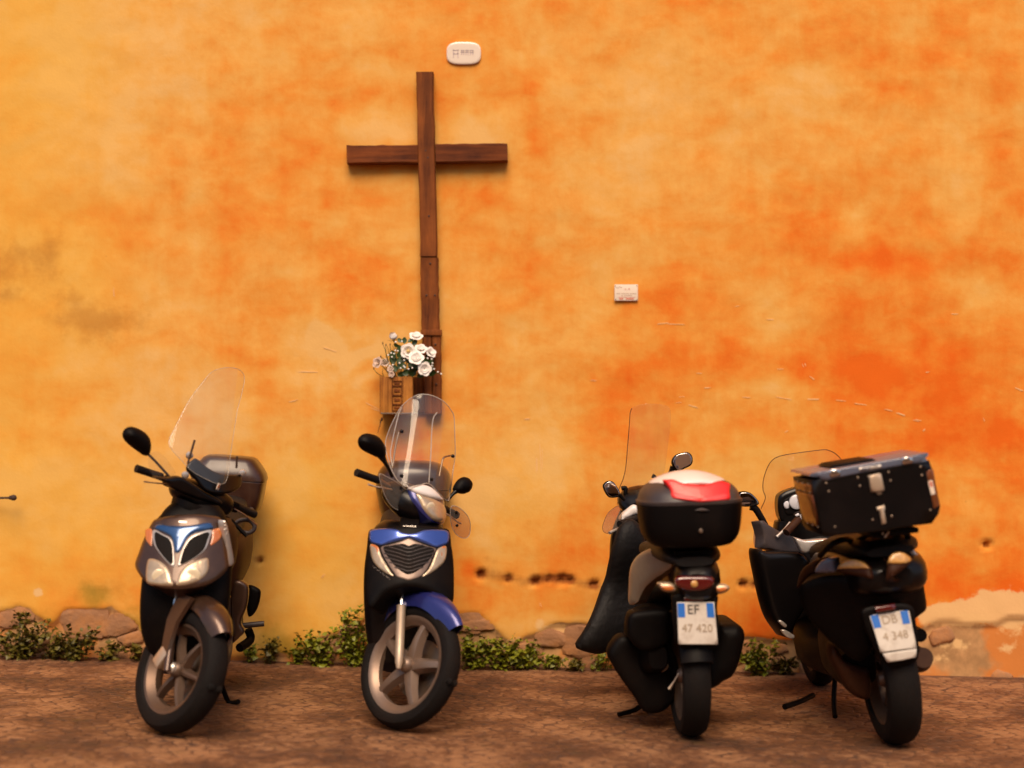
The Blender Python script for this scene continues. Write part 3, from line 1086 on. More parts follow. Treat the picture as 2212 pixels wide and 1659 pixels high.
# ------------------------------------------------------------------ things on the wall
def build_cross():
    root = thing('wooden_cross', 'tall weathered brown timber cross fixed to the orange wall', 'cross',
                 Matrix.Translation(Vector((*px(930, 893),)).to_3d().xzy if False else Vector((px(930, 893)[0], 0, px(930, 893)[1]))))
    o = root.matrix_world.inverted()

    def plank(name, pts, y0, y1, mt, seed=0):
        """Quad of photo points -> timber between depths y0 and y1."""
        P = [px(*p) for p in pts]
        n = 14
        rings = []
        rng = random.Random(seed)
        for i in range(n + 1):
            t = i / n
            l = (P[0][0] + (P[3][0] - P[0][0]) * t, P[0][1] + (P[3][1] - P[0][1]) * t)
            r_ = (P[1][0] + (P[2][0] - P[1][0]) * t, P[1][1] + (P[2][1] - P[1][1]) * t)
            j = lambda: rng.uniform(-.0022, .0022)
            c = 0.006
            a, b = Vector((l[0] + j(), 0, l[1])), Vector((r_[0] + j(), 0, r_[1]))
            d = (b - a).normalized()
            rings.append([o @ (a + Vector((0, y0, 0))), o @ (a + Vector((0, y1 + c, 0))), o @ (a + d * c + Vector((0, y1 + j(), 0))),
                          o @ (b - d * c + Vector((0, y1 + j(), 0))), o @ (b + Vector((0, y1 + c, 0))), o @ (b + Vector((0, y0, 0)))])
        m = MB()
        m.loft(rings)
        return m.build(name, mt, root, sharp=25)
    # post in three lengths, the lowest of two boards
    plank('post', [(901, 161), (937, 161), (945.5, 556), (909.5, 556)], -0.004, -0.082, M['wood'], 1)
    plank('post', [(909, 559), (947, 559), (950, 716), (912, 716)], -0.004, -0.080, M['wood'], 2)
    plank('board', [(913, 722), (933.5, 722), (935, 893), (918, 893)], -0.004, -0.078, M['wood'], 3)
    plank('board', [(934.6, 722), (953, 722), (955, 893), (936, 893)], -0.004, -0.077, M['wood'], 4)
    bk = MB()
    x, z = px(933, 719.5)
    bk.box(o @ Vector((x, -0.045, z)), (0.112, 0.084, 0.030), bev=0.003)
    bk.build('bracket', M['wood'], root)
    # arms: two pieces butted against the post
    def arm(pts, seed):
        P = [px(*p) for p in pts]
        n = 12
        rng = random.Random(seed)
        rings = []
        for i in range(n + 1):
            t = i / n
            top = (P[0][0] + (P[1][0] - P[0][0]) * t, P[0][1] + (P[1][1] - P[0][1]) * t)
            bot = (P[3][0] + (P[2][0] - P[3][0]) * t, P[3][1] + (P[2][1] - P[3][1]) * t)
            c = 0.006
            j = lambda: rng.uniform(-.0025, .0025)
            rings.append([o @ Vector(q) for q in ((top[0], -0.004, top[1] + j()), (top[0], -0.070 + c, top[1] + j()), (top[0], -0.070 + j(), top[1] - c),
                                                  (bot[0], -0.070 + j(), bot[1] + c), (bot[0], -0.070 + c, bot[1] + j()), (bot[0], -0.004, bot[1]))])
        m = MB()
        m.loft(rings)
        m.build('arm', M['woodx'], root, sharp=25)
    arm([(751, 317), (904.0, 317), (905.0, 355), (752, 357)], 5)
    arm([(941.6, 315), (1096, 313), (1097, 352), (942.4, 355)], 6)
    for (u, v) in ((921, 330), (926, 345), (928, 470), (931, 572), (923, 640), (941, 640), (932, 725), (942, 745), (925, 800), (944, 830)):
        x, z = px(u, v)
        MB().sphere(o @ Vector((x, -0.081, z)), 0.006, 8, 5, (1, .8, 1)).build('nail', M['iron'], root)


def build_signs():
    x, z = px(1002, 116)
    root = thing('house_number_plate', 'small white oval ceramic plate high above the cross with faded greyish lettering', 'plate', Matrix.Translation((x, 0, z)))
    out = [(0.094 * math.copysign(abs(math.cos(a)) ** .62, math.cos(a)), 0.062 * math.copysign(abs(math.sin(a)) ** .62, math.sin(a))) for a in [2 * PI * i / 48 for i in range(48)]]
    sf = lambda a, b: (a, -0.014, b)
    m = MB().panel(out, sf, 0.004, 0.016, 0.012, 0.012, sgn=1)
    m.build('plate', M['ceramic'], root)
    t = MB()
    for (cx, w, h, dz) in ((-0.044, 0.030, 0.044, -0.004), (-0.006, 0.018, 0.026, 0.004), (0.018, 0.018, 0.026, 0.004), (0.043, 0.020, 0.028, 0.003)):
        for (ox, oz, ww, hh) in ((-w / 2 + .003, 0, .005, h), (w / 2 - .003, 0, .005, h), (0, h / 2 - .0025, w, .005), (0, 0, w, .005)):
            t.box((cx + ox, -0.0186, dz + oz), (ww, .0016, hh))
    t.build('lettering', M['cerink'], root, sharp=0)
    # notice with screws
    zs = zm(1470, 680, 18.43)
    a, b = px(*zs(550, 275)), px(*zs(1600, 1000))
    cx, cz = (a[0] + b[0]) / 2, (a[1] + b[1]) / 2
    w, h = b[0] - a[0], a[1] - b[1]
    root = thing('notice_plate', 'small white screwed notice with red print on the wall right of the cross', 'sign', Matrix.Translation((cx, 0, cz)))
    MB().box((0, -0.012, 0), (w, 0.008, h), bev=0.002).build('plate', M['signw'], root)

    def loc(x, y):
        p = px(*zs(x, y))
        return p[0] - cx, p[1] - cz
    for (x, y) in ((590, 348), (1555, 335), (605, 945), (1565, 955)):
        lx, lz = loc(x, y)
        MB().lathe([(0.0001, -.0195), (0.0022, -.019), (0.0024, -.0155)], 10, Matrix.Translation((lx, 0, lz))).build('screw', M['iron'], root)
    ink = MB()
    vs, fs = text_mesh('n. 4', 0.020, 0.0004)
    lx, lz = loc(1120, 490)
    ink.add(vs, fs, Matrix.Translation((lx, -0.0165, lz)) @ Matrix.Rotation(PI / 2, 4, 'X'))
    ink.build('lettering', M['redink'], root, sharp=0)
    ln = MB()
    for (x0, x1, y) in ((640, 800, 685), (840, 1200, 688), (1230, 1530, 690), (850, 930, 775), (970, 1330, 775), (620, 700, 420), (690, 740, 440), (740, 800, 380), (800, 890, 410)):
        l0, l1 = loc(x0, y), loc(x1, y)
        k = max(1, int((x1 - x0) / 70))
        for i in range(k):
            ww = (l1[0] - l0[0]) / k
            ln.box((l0[0] + ww * (i + .5), -0.0166, l0[1]), (ww * .72, .001, .0032))
    ln.build('lettering', M['brownink'], root, sharp=0)
    rb = MB()
    for (x0, x1, y) in ((750, 940, 920), (1060, 1420, 920)):
        l0, l1 = loc(x0, y), loc(x1, y)
        rb.box(((l0[0] + l1[0]) / 2, -0.0166, l0[1]), (l1[0] - l0[0], .001, .008))
    for (x0, x1, y) in ((700, 1490, 850),):
        l0, l1 = loc(x0, y), loc(x1, y)
        rb.box(((l0[0] + l1[0]) / 2, -0.0166, l0[1]), (l1[0] - l0[0], .001, .0014))
    rb.build('border', M['redink'], root, sharp=0)
    # iron rod at the left edge
    p = on_y(34, 1075, -0.10)
    root = thing('iron_bar', 'dark iron rod with a knob at its end, reaching in at the left edge', 'rod', Matrix.Translation(p))
    MB().tube([(-0.85, 0.09, -0.012), (-0.2, 0.05, -0.006), (-0.02, 0, -0.001)], 0.0065, 10).build('rod', M['iron'], root)
    MB().sphere((-0.012, 0, 0), 0.0165, 12, 8, (1.1, 1, 1)).sphere((-0.03, 0.002, 0), .012, 10, 6, (.8, 1, 1)).build('knob', M['iron'], root)


def build_flowers():
    D = -0.16                                     # box front
    def w(x, y, d=D):
        return on_y(*zb(x, y), d)
    c = w(487, 1370)
    root = thing('flower_box', 'narrow weathered wooden box under the white roses, against the foot of the cross', 'box', Matrix.Translation((c.x, -0.08, c.z)))
    inv = root.matrix_world.inverted()
    tl, tr, bl = w(278, 884), w(704, 884), w(278, 1368)
    W, H = tr.x - tl.x, tl.z - bl.z
    # planks of the front, sides, back, floor
    n = 4
    cuts = [0, .22, .36, .68, 1.0]
    for i in range(n):
        x0, x1 = tl.x + W * cuts[i], tl.x + W * cuts[i + 1]
        MB().box(inv @ Vector(((x0 + x1) / 2, D + .008, bl.z + H / 2)), (x1 - x0 - .0015, .014 + .002 * (i % 2), H), bev=.0015).build('plank', M['boxwood'], root)
    for sx in (tl.x + .007, tr.x - .007):
        MB().box(inv @ Vector((sx, (D + .017 - .012) / 2, bl.z + H / 2)), (.014, abs(D) - .032, H - .002), bev=.0015).build('plank', M['boxwood'], root)
    MB().box(inv @ Vector(((tl.x + tr.x) / 2, (D - .012) / 2, bl.z - .004)), (W + .012, abs(D) + .0, .007), bev=.001).build('base_rim', M['steel'], root)
    MB().box(inv @ Vector((tl.x - .004, D - .004, bl.z + H / 2)), (.006, .008, H + .012), bev=.001).build('corner_strip', M['boxwood'], root)
    # column of four little label frames
    for (y0, y1) in ((940, 1003), (1012, 1128), (1140, 1250), (1262, 1340)):
        a, b = w(432, y0), w(556, y1)
        cx, cz, ww, hh = (a.x + b.x) / 2, (a.z + b.z) / 2, b.x - a.x, a.z - b.z
        fr = MB()
        for (ox, oz, sx, sz) in ((0, hh / 2, ww, .003), (0, -hh / 2, ww, .003), (-ww / 2, 0, .003, hh), (ww / 2, 0, .003, hh)):
            fr.box(inv @ Vector((cx + ox, D - .003, cz + oz)), (sx, .005, sz))
        f = fr.build('label_frame', M['wood'], root, sharp=0)
        MB().box(inv @ Vector((cx, D - .0025, cz)), (ww * .62, .003, hh * .34), bev=.0008).build('label', M['wood'], f)
    # dark board standing in for the shaded gap between box and cross
    MB().box(inv @ Vector((w(785, 1100, -.02).x, -.022, bl.z + H / 2)), (.064, .02, H), bev=.001).build('gap_shade', M['wood'], root)
    # twig hanging under the box
    tw = thing('dry_twig', 'dry dark twig hanging below the flower box', 'twig', Matrix.Translation(w(290, 1440, -.05)))
    iv = tw.matrix_world.inverted()
    MB().tube([iv @ w(232, 1645, -.04), iv @ w(262, 1540, -.06), iv @ w(276, 1480, -.05), iv @ w(305, 1430, -.03)], [.0012, .0025, .004, .002], 6, smooth=3).tube(
        [iv @ w(276, 1480, -.05), iv @ w(255, 1465, -.06)], .0012, 5).build('stem', M['twig'], tw)
    MB().sphere(iv @ w(288, 1458, -.055), .008, 8, 6, (.7, .7, 1.3)).build('bud', M['twig'], tw)

    # the bouquet
    ctr = w(620, 884, -.09)
    bq = thing('rose_bouquet', 'bunch of white roses with baby-breath beads and green stems standing in the wooden box', 'flowers', Matrix.Translation(ctr))
    iv = bq.matrix_world.inverted()
    rng = random.Random(3)

    def rose(x, y, rpx, dep, face, m1, open_=False, bud=False):
        p = w(x, y, dep)
        r_ = rpx * 0.000402
        mb = MB()
        q = Vector(face).normalized().to_track_quat('Z', 'Y').to_matrix().to_4x4()
        mt = Matrix.Translation(iv @ p) @ q
        layers = [(0.95, 0.10, 5, .95), (0.80, 0.32, 5, .75), (0.58, 0.50, 4, .55), (0.34, 0.62, 3, .35)]
        if bud:
            layers = [(0.62, 0.05, 4, .5), (0.48, 0.45, 3, .4), (0.3, .7, 3, .3)]
        for li, (rad, z0, k, hgt) in enumerate(layers):
            if open_ and li == 3:
                continue
            for j in range(k):
                a0 = 2 * PI * (j / k) + li * 0.7 + rng.uniform(-.1, .1)
                nu, nv = 7, 5
                vs, fs = [], []
                for iu in range(nu):
                    s = (iu / (nu - 1) - .5) * 2
                    for ivv in range(nv):
                        t = ivv / (nv - 1)
                        ang = a0 + s * (PI / k) * 1.22 * (.45 + .55 * math.sin(min(1, t * 1.25) * PI / 2))
                        rr = r_ * rad * (0.22 + 0.95 * t ** (.75 if not bud else .6)) * (1 + 0.10 * math.cos(s * PI))
                        if bud:
                            rr *= (1 - .45 * max(0, t - .5) * 2)
                        zz = r_ * (-0.55 + z0 * .75 + hgt * t * (1.0 if not bud else 1.6) - (0.30 * max(0, t - .7) / .3 if li < 2 and not bud else 0) - .12 * abs(s) ** 2 * t)
                        vs.append((rr * math.cos(ang), rr * math.sin(ang), zz + rng.uniform(-.02, .02) * r_))
                for iu in range(nu - 1):
                    for ivv in range(nv - 1):
                        a = iu * nv + ivv
                        fs.append((a, a + 1, a + nv + 1, a + nv))
                mb.add(vs, fs, mt)
        o = mb.build('rose', m1, bq, sharp=0)
        o.data.polygons.foreach_set('use_smooth', [True] * len(o.data.polygons))
        if open_:
            MB().sphere(mt @ Vector((0, 0, r_ * .15)), r_ * .30, 10, 6, (1, 1, .8)).build('heart', M['heart'], o)
        sp = MB()
        for j in range(5):
            a = 2 * PI * j / 5
            sp.tube([mt @ Vector((0, 0, -r_ * .6)), mt @ Vector((r_ * .5 * math.cos(a), r_ * .5 * math.sin(a), -r_ * .55)),
                     mt @ Vector((r_ * .85 * math.cos(a), r_ * .85 * math.sin(a), -r_ * .25))], [.003, .004, .0008], 5, flat=.4)
        base = iv @ w(560 + (x - 560) * .35, 900, -.09)
        sp.tube([mt @ Vector((0, 0, -r_ * .5)), (mt @ Vector((0, 0, -r_ * 1.4))).lerp(base, .35), base], [.0022, .002, .002], 6, smooth=4)
        sp.build('stem', M['stem'], o)
    rose(440, 335, 104, -.10, (-.25, -.5, .85), M['petal'], bud=True)
    rose(750, 340, 82, -.10, (.1, -.6, .8), M['petal'])
    rose(645, 540, 92, -.17, (.05, -1, .12), M['petal'], open_=True)
    rose(815, 512, 76, -.14, (.15, -.7, .7), M['petal'])
    rose(948, 555, 70, -.12, (.5, -.7, .45), M['petal'])
    rose(752, 632, 92, -.19, (.05, -.85, .5), M['petal'])
    rose(866, 778, 84, -.19, (.25, -.9, .1), M['petal'])
    rose(232, 692, 68, -.12, (-.5, -.8, .25), M['dried'])
    rose(325, 695, 56, -.12, (.1, -.7, .5), M['dried'])
    rose(405, 780, 40, -.14, (-.1, -.8, .4), M['dried'])
    rose(420, 850, 36, -.17, (-.1, -.9, .1), M['dried'])
    for (x, y) in [(560, 405), (475, 415), (470, 530), (505, 537), (415, 565), (455, 573), (375, 590), (425, 617), (590, 660), (527, 700), (437, 725), (585, 740), (598, 757), (650, 780), (907, 635), (963, 645),
                   (973, 700), (967, 735), (995, 780), (1045, 820), (1090, 845), (700, 765), (545, 770), (395, 735)]:
        MB().sphere(iv @ w(x, y, -.20), .0050, 10, 7).build('bead', M['bead'], bq)
    st = MB()
    for (x0, y0, x1, y1, x2, y2) in [(300, 430, 345, 560, 430, 880), (345, 455, 352, 620, 445, 880), (400, 450, 412, 560, 480, 880), (365, 470, 400, 640, 460, 880), (510, 500, 515, 600, 540, 880), (285, 615, 350, 680, 430, 860),
                                     (180, 770, 220, 830, 300, 880), (300, 780, 300, 840, 320, 890), (275, 610, 330, 690, 380, 760), (545, 470, 540, 620, 560, 880), (430, 460, 470, 560, 520, 880),
                                     (960, 650, 985, 760, 880, 860), (1095, 845, 1000, 838, 880, 860), (380, 560, 420, 700, 480, 880), (440, 580, 470, 720, 510, 880), (300, 760, 350, 800, 380, 860)]:
        st.tube([iv @ w(x0, y0, -.13), iv @ w(x1, y1, -.13), iv @ w(x2, y2, -.10)], [.0012, .0018, .002], 5, smooth=4)
    st.build('stem', M['stem'], bq)
    for (x, y) in ((345, 455), (400, 450), (180, 770), (300, 430), (275, 610)):
        MB().sphere(iv @ w(x, y, -.13), .0055, 7, 5, (.6, .6, 1.4)).build('bud', M['twig'], bq)

    def leaf(x, y, L, ang, d, tilt, mt):
        n = 7
        vs, fs = [], []
        for i in range(n):
            t = i / (n - 1)
            hw = .36 * L * math.sin(PI * min(1, t * .98 + .02)) ** .8
            for s in (-1, 0, 1):
                vs.append(Vector((t * L, s * hw, -abs(s) * .12 * L * 0 + (.10 * L if s else 0) - .15 * L * t * t)))
        for i in range(n - 1):
            for s in (0, 1):
                a = i * 3 + s
                fs.append((a, a + 1, a + 4, a + 3))
        m4 = Matrix.Translation(iv @ w(x, y, d)) @ Matrix.Rotation(-ang, 4, 'Y') @ Matrix.Rotation(PI / 2 + tilt, 4, 'X')
        o = MB().add(vs, fs, m4).build('leaf', mt, bq, sharp=0)
        o.data.polygons.foreach_set('use_smooth', [True] * len(o.data.polygons))
    for (x, y, l, a, d) in [(590, 440, 42, 1.5, -.13), (560, 420, 36, 2.4, -.12), (640, 420, 40, .6, -.12), (520, 470, 36, 2.8, -.13), (640, 450, 36, -.5, -.12), (700, 460, 44, .9, -.11), (550, 560, 50, 1.9, -.12), (520, 640, 50, 1.4, -.14),
                            (470, 640, 55, 2.0, -.13), (870, 600, 40, .4, -.12), (900, 680, 40, .2, -.13), (610, 650, 40, -.6, -.15), (560, 720, 48, 2.2, -.15), (520, 780, 50, 1.2, -.15), (640, 740, 44, .4, -.16), (700, 730, 40, -.4, -.16),
                            (740, 760, 48, .2, -.15), (780, 820, 44, -.3, -.15), (560, 840, 46, .1, -.15), (640, 840, 50, .5, -.15), (700, 850, 40, .9, -.14), (480, 820, 44, 1.8, -.14), (600, 790, 50, 2.0, -.16), (660, 800, 46, 1.1, -.15),
                            (820, 700, 44, .6, -.13), (890, 840, 60, .12, -.15), (450, 720, 60, 1.8, -.12), (430, 640, 40, 1.9, -.11), (600, 600, 40, 2.5, -.13), (720, 800, 50, .7, -.13), (540, 700, 60, 1.0, -.12), (760, 870, 46, .1, -.13),
                            (500, 870, 50, .4, -.13), (580, 870, 50, .9, -.12), (660, 870, 44, .3, -.14), (440, 860, 40, 2.3, -.14)]:
        leaf(x, y, l * .00092, a, d, rng.uniform(-.7, .7), M['leaf'])


def build_weeds():
    rng = random.Random(21)
    specs = [  # photo centre u, width, height, leaves, material, label
        (40, 130, 120, 520, 'weeddark', 'large dark weed clump at the wall foot by the left edge'),
        (160, 90, 95, 320, 'weeddark', 'olive weed clump under the arched stone at the wall foot'),
        (228, 50, 55, 120, 'weeddark', 'low sparse weeds at the wall foot left of the bronze scooter'),
        (540, 34, 46, 70, 'weed', 'tiny weed sprig just right of the bronze scooter'),
        (578, 50, 80, 110, 'weeddark', 'thin upright weed alone between the bronze and blue scooters'),
        (690, 84, 95, 340, 'weed', 'round green weed clump left of the blue scooter'),
        (762, 80, 150, 460, 'weed', 'tall green weed clump touching the left side of the blue scooter'),
        (1022, 90, 110, 380, 'weed', 'bushy green weeds at the wall foot right of the blue scooter wheel'),
        (1080, 90, 90, 300, 'weed', 'spreading green weeds with bare gaps below the row of wall holes'),
        (1148, 64, 70, 190, 'weed', 'bright green tuft under the pale bare plaster patch'),
        (1196, 40, 46, 100, 'weed', 'small round green tuft left of the black leg cover'),
        (1306, 44, 44, 90, 'weed', 'low green tuft under the black leg cover'),
        (1648, 84, 92, 340, 'weed', 'green weed clump between the white scooter and the tilted dark scooter'),
        (112, 60, 66, 130, 'weeddark', 'straggly weeds between the two dark clumps at the far left'),
        (300, 44, 60, 90, 'weeddark', 'thin weeds half hidden behind the front of the bronze scooter'),
        (640, 40, 40, 90, 'weed', 'low fringe of weeds at the left edge of the round green clump'),
        (1112, 60, 54, 150, 'weed', 'low green weeds just left of the bright tuft'),
        (1246, 46, 30, 70, 'weeddark', 'creeping low weeds just left of the leg cover tip'),
        (1700, 50, 50, 110, 'weeddark', 'low weeds behind the leaning dark scooter'),
    ]
    for (u, wd, ht, n, mt, lab) in specs:
        x = (u - UC) * 9.2 / FPX
        hw, h = wd * 1.25 / 2 / 398, ht * .98 / 398
        yc = -0.02 - min(.09, hw * .7)
        root = thing('weed', lab, 'weeds', Matrix.Translation((x, yc, ground_z(x))), 'weeds along the foot of the wall')
        fol, st = MB(), MB()
        ns = max(3, n // 30)
        tips = []
        for i in range(ns):
            a = rng.uniform(0, 2 * PI)
            rr = rng.uniform(0, 1) ** .6
            tip = Vector((hw * rr * math.cos(a), min(.09, hw) * .8 * rr * math.sin(a), h * rng.uniform(.45, 1.0) * (1 - .35 * rr)))
            b0 = Vector((tip.x * .25, tip.y * .25, -.01))
            mid = b0.lerp(tip, .5) + Vector((rng.uniform(-.01, .01), rng.uniform(-.01, .01), .02))
            st.tube([b0, mid, tip], [.0022, .0016, .0008], 4)
            tips.append((b0, mid, tip))
        for i in range(int(n * 1.15)):
            b0, mid, tip = rng.choice(tips)
            t = rng.uniform(.12, 1.05)
            p = b0.lerp(mid, t * 2) if t < .5 else mid.lerp(tip, (t - .5) * 2)
            p = p + Vector((rng.gauss(0, .018), rng.gauss(0, .010), rng.gauss(0, .012)))
            p.z = max(p.z, .004)
            L = rng.uniform(.018, .044)
            W = L * rng.uniform(.28, .5)
            vs = [(0, 0, 0), (L * .45, W, .1 * L), (L, 0, -.2 * L), (L * .45, -W, .1 * L), (L * .5, 0, .02 * L)]
            m4 = Matrix.Translation(p) @ Matrix.Rotation(rng.uniform(0, 2 * PI), 4, 'Z') @ Matrix.Rotation(rng.uniform(-1.2, .5), 4, 'Y') @ Matrix.Rotation(rng.uniform(-.8, .8), 4, 'X')
            fol.add(vs, [(0, 4, 1), (1, 4, 2), (2, 4, 3), (3, 4, 0)], m4)
        o = fol.build('foliage', M[mt], root, sharp=0)
        st.build('stem', M['stem'], root)


def build_facade():
    """The house across the lane: out of the frame, seen in the scooter mirrors and in the gloss of the paint."""
    root = thing('building', 'ochre house front with shuttered windows across the lane, seen in the scooter mirror', 'building', Matrix.Translation((0, -19, 0)))
    MB().box((0, -0.5, 4.5), (26, 1.0, 10.5)).build('wall', M['facade'], root, sharp=0)
    MB().box((0, 0.25, 9.9), (26.6, 0.9, 0.35), bev=.05).build('cornice', M['trim'], root)
    for fl, z in ((0, 3.6), (1, 7.1)):
        for k in range(7):
            x = -10.5 + 3.5 * k
            f = MB()
            for (ox, oz, sx, sz) in ((-.62, 0, .14, 2.0), (.62, 0, .14, 2.0), (0, 1.06, 1.5, .16), (0, -1.06, 1.6, .16)):
                f.box((x + ox, .06, z + oz), (sx, .16, sz))
            fo = f.build('window', M['trim'], root, sharp=0)
            MB().box((x, .02, z), (1.1, .05, 1.95)).build('pane', M['pane'], fo, sharp=0)
            for s in (-1, 1):
                MB().box((x + s * .29, .07, z), (.5, .05, 1.9)).build('shutter', M['shutter'], fo, sharp=0)


exec_order = [build_ground, build_wall, build_facade, build_cross, build_signs, build_flowers, build_weeds]
for fn in exec_order:
    fn()


# ------------------------------------------------------------------ scooters
class Rig:
    """A scooter standing at its contact point; x forward, y to its left, z up."""

    def __init__(self, label, u, v, yaw, lean, steer=0.0, R_=0.28, rake=25.0, off=-0.04, wobble=0.0):
        d = ray(u, v)
        t = 7.5
        for _ in range(12):
            p = CAM + d * t
            t = (CAM.z - ground_z(p.x)) / -d.z
        p = CAM + d * t
        self.m = Matrix.Translation(p) @ Matrix.Rotation(yaw, 4, 'Z') @ Matrix.Rotation(lean, 4, 'X')
        self.root = thing('scooter', label, 'scooter', self.m, 'scooters parked in a row along the orange wall')
        ax = Vector((-math.sin(R(rake)), 0, math.cos(R(rake))))
        p0 = Vector((off, 0, R_))
        self.S = Matrix.Translation(p0) @ Matrix.Rotation(steer, 4, ax) @ Matrix.Translation(-p0)
        self.axis, self.p0 = ax, p0

    def at(self, uv, xf, st=False):
        """Local (y, z) of the point of surface x = xf(y, z) that is seen at photo point uv."""
        m = self.m @ self.S if st else self.m
        inv = m.inverted()
        o = inv @ CAM
        d = inv.to_3x3() @ ray(*uv)
        if not callable(xf):
            t = (xf - o.x) / d.x
            return o.y + d.y * t, o.z + d.z * t
        fn_ = lambda t: o.x + d.x * t - xf(o.y + d.y * t, o.z + d.z * t)
        ta, tb = sorted(((-1.9 - o.x) / d.x, (1.9 - o.x) / d.x))
        n, prev, best = 90, None, None
        for i in range(n + 1):
            t = ta + (tb - ta) * i / n
            f = fn_(t)
            if best is None or abs(f) < best[0]:
                best = (abs(f), t)
            if prev is not None and f * prev[1] <= 0:
                lo, hi, fl = prev[0], t, prev[1]
                for _ in range(30):
                    m_ = 0.5 * (lo + hi)
                    fm = fn_(m_)
                    if fl * fm <= 0:
                        hi = m_
                    else:
                        lo, fl = m_, fm
                best = (0, 0.5 * (lo + hi))
                break
            prev = (t, f)
        y, z = o.y + d.y * best[1], o.z + d.z * best[1]
        return y, z

    def p3(self, uv, x, st=False):
        y, z = self.at(uv, x, st)
        return Vector((x, y, z))

    def trace(self, name, pts, zf, xf, mt, front=0.004, back=0.012, r=0.012, step=0.022, sgn=1, st=False, smooth=5, pillow=False, parent=None):
        uv = [zf(*p) for p in pts]
        yz = [self.at(q, xf, st) for q in uv]
        if smooth:
            yz = [(p.x, p.y) for p in spline([(a, b) for a, b in yz], smooth)]
        fx = xf if callable(xf) else (lambda y, z: xf)
        m = MB().panel(yz, lambda a, b: (fx(a, b), a, b), front, back, r, step, sgn, pillow)
        if st:
            m.xf(self.S)
        return m.build(name, mt, parent or self.root, sharp=40)

    def rim_tube(self, name, pts, zf, xf, mt, r, st=False, closed=True, parent=None, smooth=5):
        uv = [zf(*p) for p in pts]
        yz = [self.at(q, xf, st) for q in uv]
        yz = spline([(a, b) for a, b in yz], smooth, closed)
        fx = xf if callable(xf) else (lambda y, z: xf)
        path = [Vector((fx(p.x, p.y), p.x, p.y)) for p in yz]
        if closed:
            path.append(path[0])
        m = MB().tube(path, r, 6, caps=not closed)
        if st:
            m.xf(self.S)
        return m.build(name, mt, parent or self.root, sharp=60)

    def wheel(self, name, x, R_, wt, rimr, spokes, mrim, st=False, phase=0.0, wide=0.022, disc=-1, kind='star'):
        m4 = Matrix.Translation((x, 0, R_))
        if st:
            m4 = self.S @ m4
        h = wt / 2
        rb = MB()
        rb.lathe([(rimr - .006, -h * .74), (rimr + .010, -h * .80), (rimr + .012, -h * .70), (rimr - .004, -h * .58), (rimr - .022, -h * .30), (rimr - .022, h * .30),
                  (rimr - .004, h * .58), (rimr + .012, h * .70), (rimr + .010, h * .80), (rimr - .006, h * .74), (rimr - .018, h * .5), (rimr - .034, h * .25),
                  (rimr - .034, -h * .25), (rimr - .018, -h * .5)], 48, closed=True)
        rb.lathe([(.001, -.050), (.022, -.050), (.030, -.042), (.036, -.030), (.036, .030), (.030, .042), (.022, .050), (.001, .050)], 24)
        for i in range(spokes):
            a = phase + 2 * PI * i / spokes
            rot = Matrix.Rotation(-a, 4, 'Y')
            r0, r1 = .028, rimr - .024
            pr = []
            for k in range(7):
                t = k / 6
                ww = wide * (1.35 - .62 * t + .35 * max(0, t - .8) * 5 * .5)
                th = .017 - .003 * t
                rr = r0 + (r1 - r0) * t
                bow = -.010 * math.sin(t * PI)
                pr.append([Vector((rr, bow - th, -ww * .55)), Vector((rr, bow - th * 1.25, 0)), Vector((rr, bow - th, ww * .55)),
                           Vector((rr, bow + th, ww)), Vector((rr, bow + th, -ww))])
            rb.loft(pr, mat=rot)
        o = rb.xf(m4).build(name, mrim, self.root, sharp=35)
        tb = MB()
        prof = []
        n = 14
        for i in range(n + 1):
            a = -PI * .62 + (PI * 1.24) * i / n
            prof.append((rimr + .004 + (R_ - rimr - .004) * (0.5 + .5 * math.cos(a)) ** .55 if abs(a) < PI else rimr, h * math.sin(a) / max(math.sin(PI / 2), 1)))
        prof = [(rimr + .002, -h * .72), (rimr + .014, -h * .92), (rimr + (R_ - rimr) * .42, -h * 1.0), (rimr + (R_ - rimr) * .70, -h * .90), (R_ - .010, -h * .62), (R_ - .003, -h * .34), (R_, 0),
                (R_ - .003, h * .34), (R_ - .010, h * .62), (rimr + (R_ - rimr) * .70, h * .90), (rimr + (R_ - rimr) * .42, h * 1.0), (rimr + .014, h * .92), (rimr + .002, h * .72)]
        tb.lathe(prof, 64)
        # tread grooves cut as slanted sipes standing a hair proud of the carcass
        for i in range(34):
            a = 2 * PI * i / 34
            for s in (-1, 1):
                q = Matrix.Rotation(-(a + (s * .05)), 4, 'Y')
                tb.box((R_ - .0055, s * h * .36, 0), (.010, h * .46, .021), q @ Matrix.Rotation(s * .5, 4, 'X'))
        tb.xf(m4).build('tyre', M['tyre'], o, sharp=30)
        if disc:
            db = MB().lathe([(rimr * .34, disc * .058), (rimr * .62, disc * .058), (rimr * .62, disc * .062), (rimr * .34, disc * .062)], 32, closed=True)
            db.lathe([(.02, disc * .050), (.04, disc * .056), (rimr * .36, disc * .060), (rimr * .36, disc * .062), (.02, disc * .060)], 20)
            db.xf(m4).build('brake_disc', M['steel'], o)
        return o


def strip(rig, name, pts, mt, r, n=8, st=False, smooth=4, flat=1.0, parent=None):
    m = MB().tube([Vector(p) for p in pts], r, n, flat=flat, smooth=smooth)
    if st:
        m.xf(rig.S)
    return m.build(name, mt, parent or rig.root, sharp=50)


def knob(rig, name, c, r, depth, mt, st=False, parent=None, sgn=1):
    m = MB().lathe([(.0002, depth), (r * .5, depth * .96), (r * .86, depth * .7), (r, depth * .2), (r, -depth * .4), (.0002, -depth * .4)], 16,
                   Matrix.Translation(Vector(c)) @ Matrix.Rotation(-sgn * PI / 2, 4, 'Z'))
    if st:
        m.xf(rig.S)
    return m.build(name, mt, parent or rig.root, sharp=40)


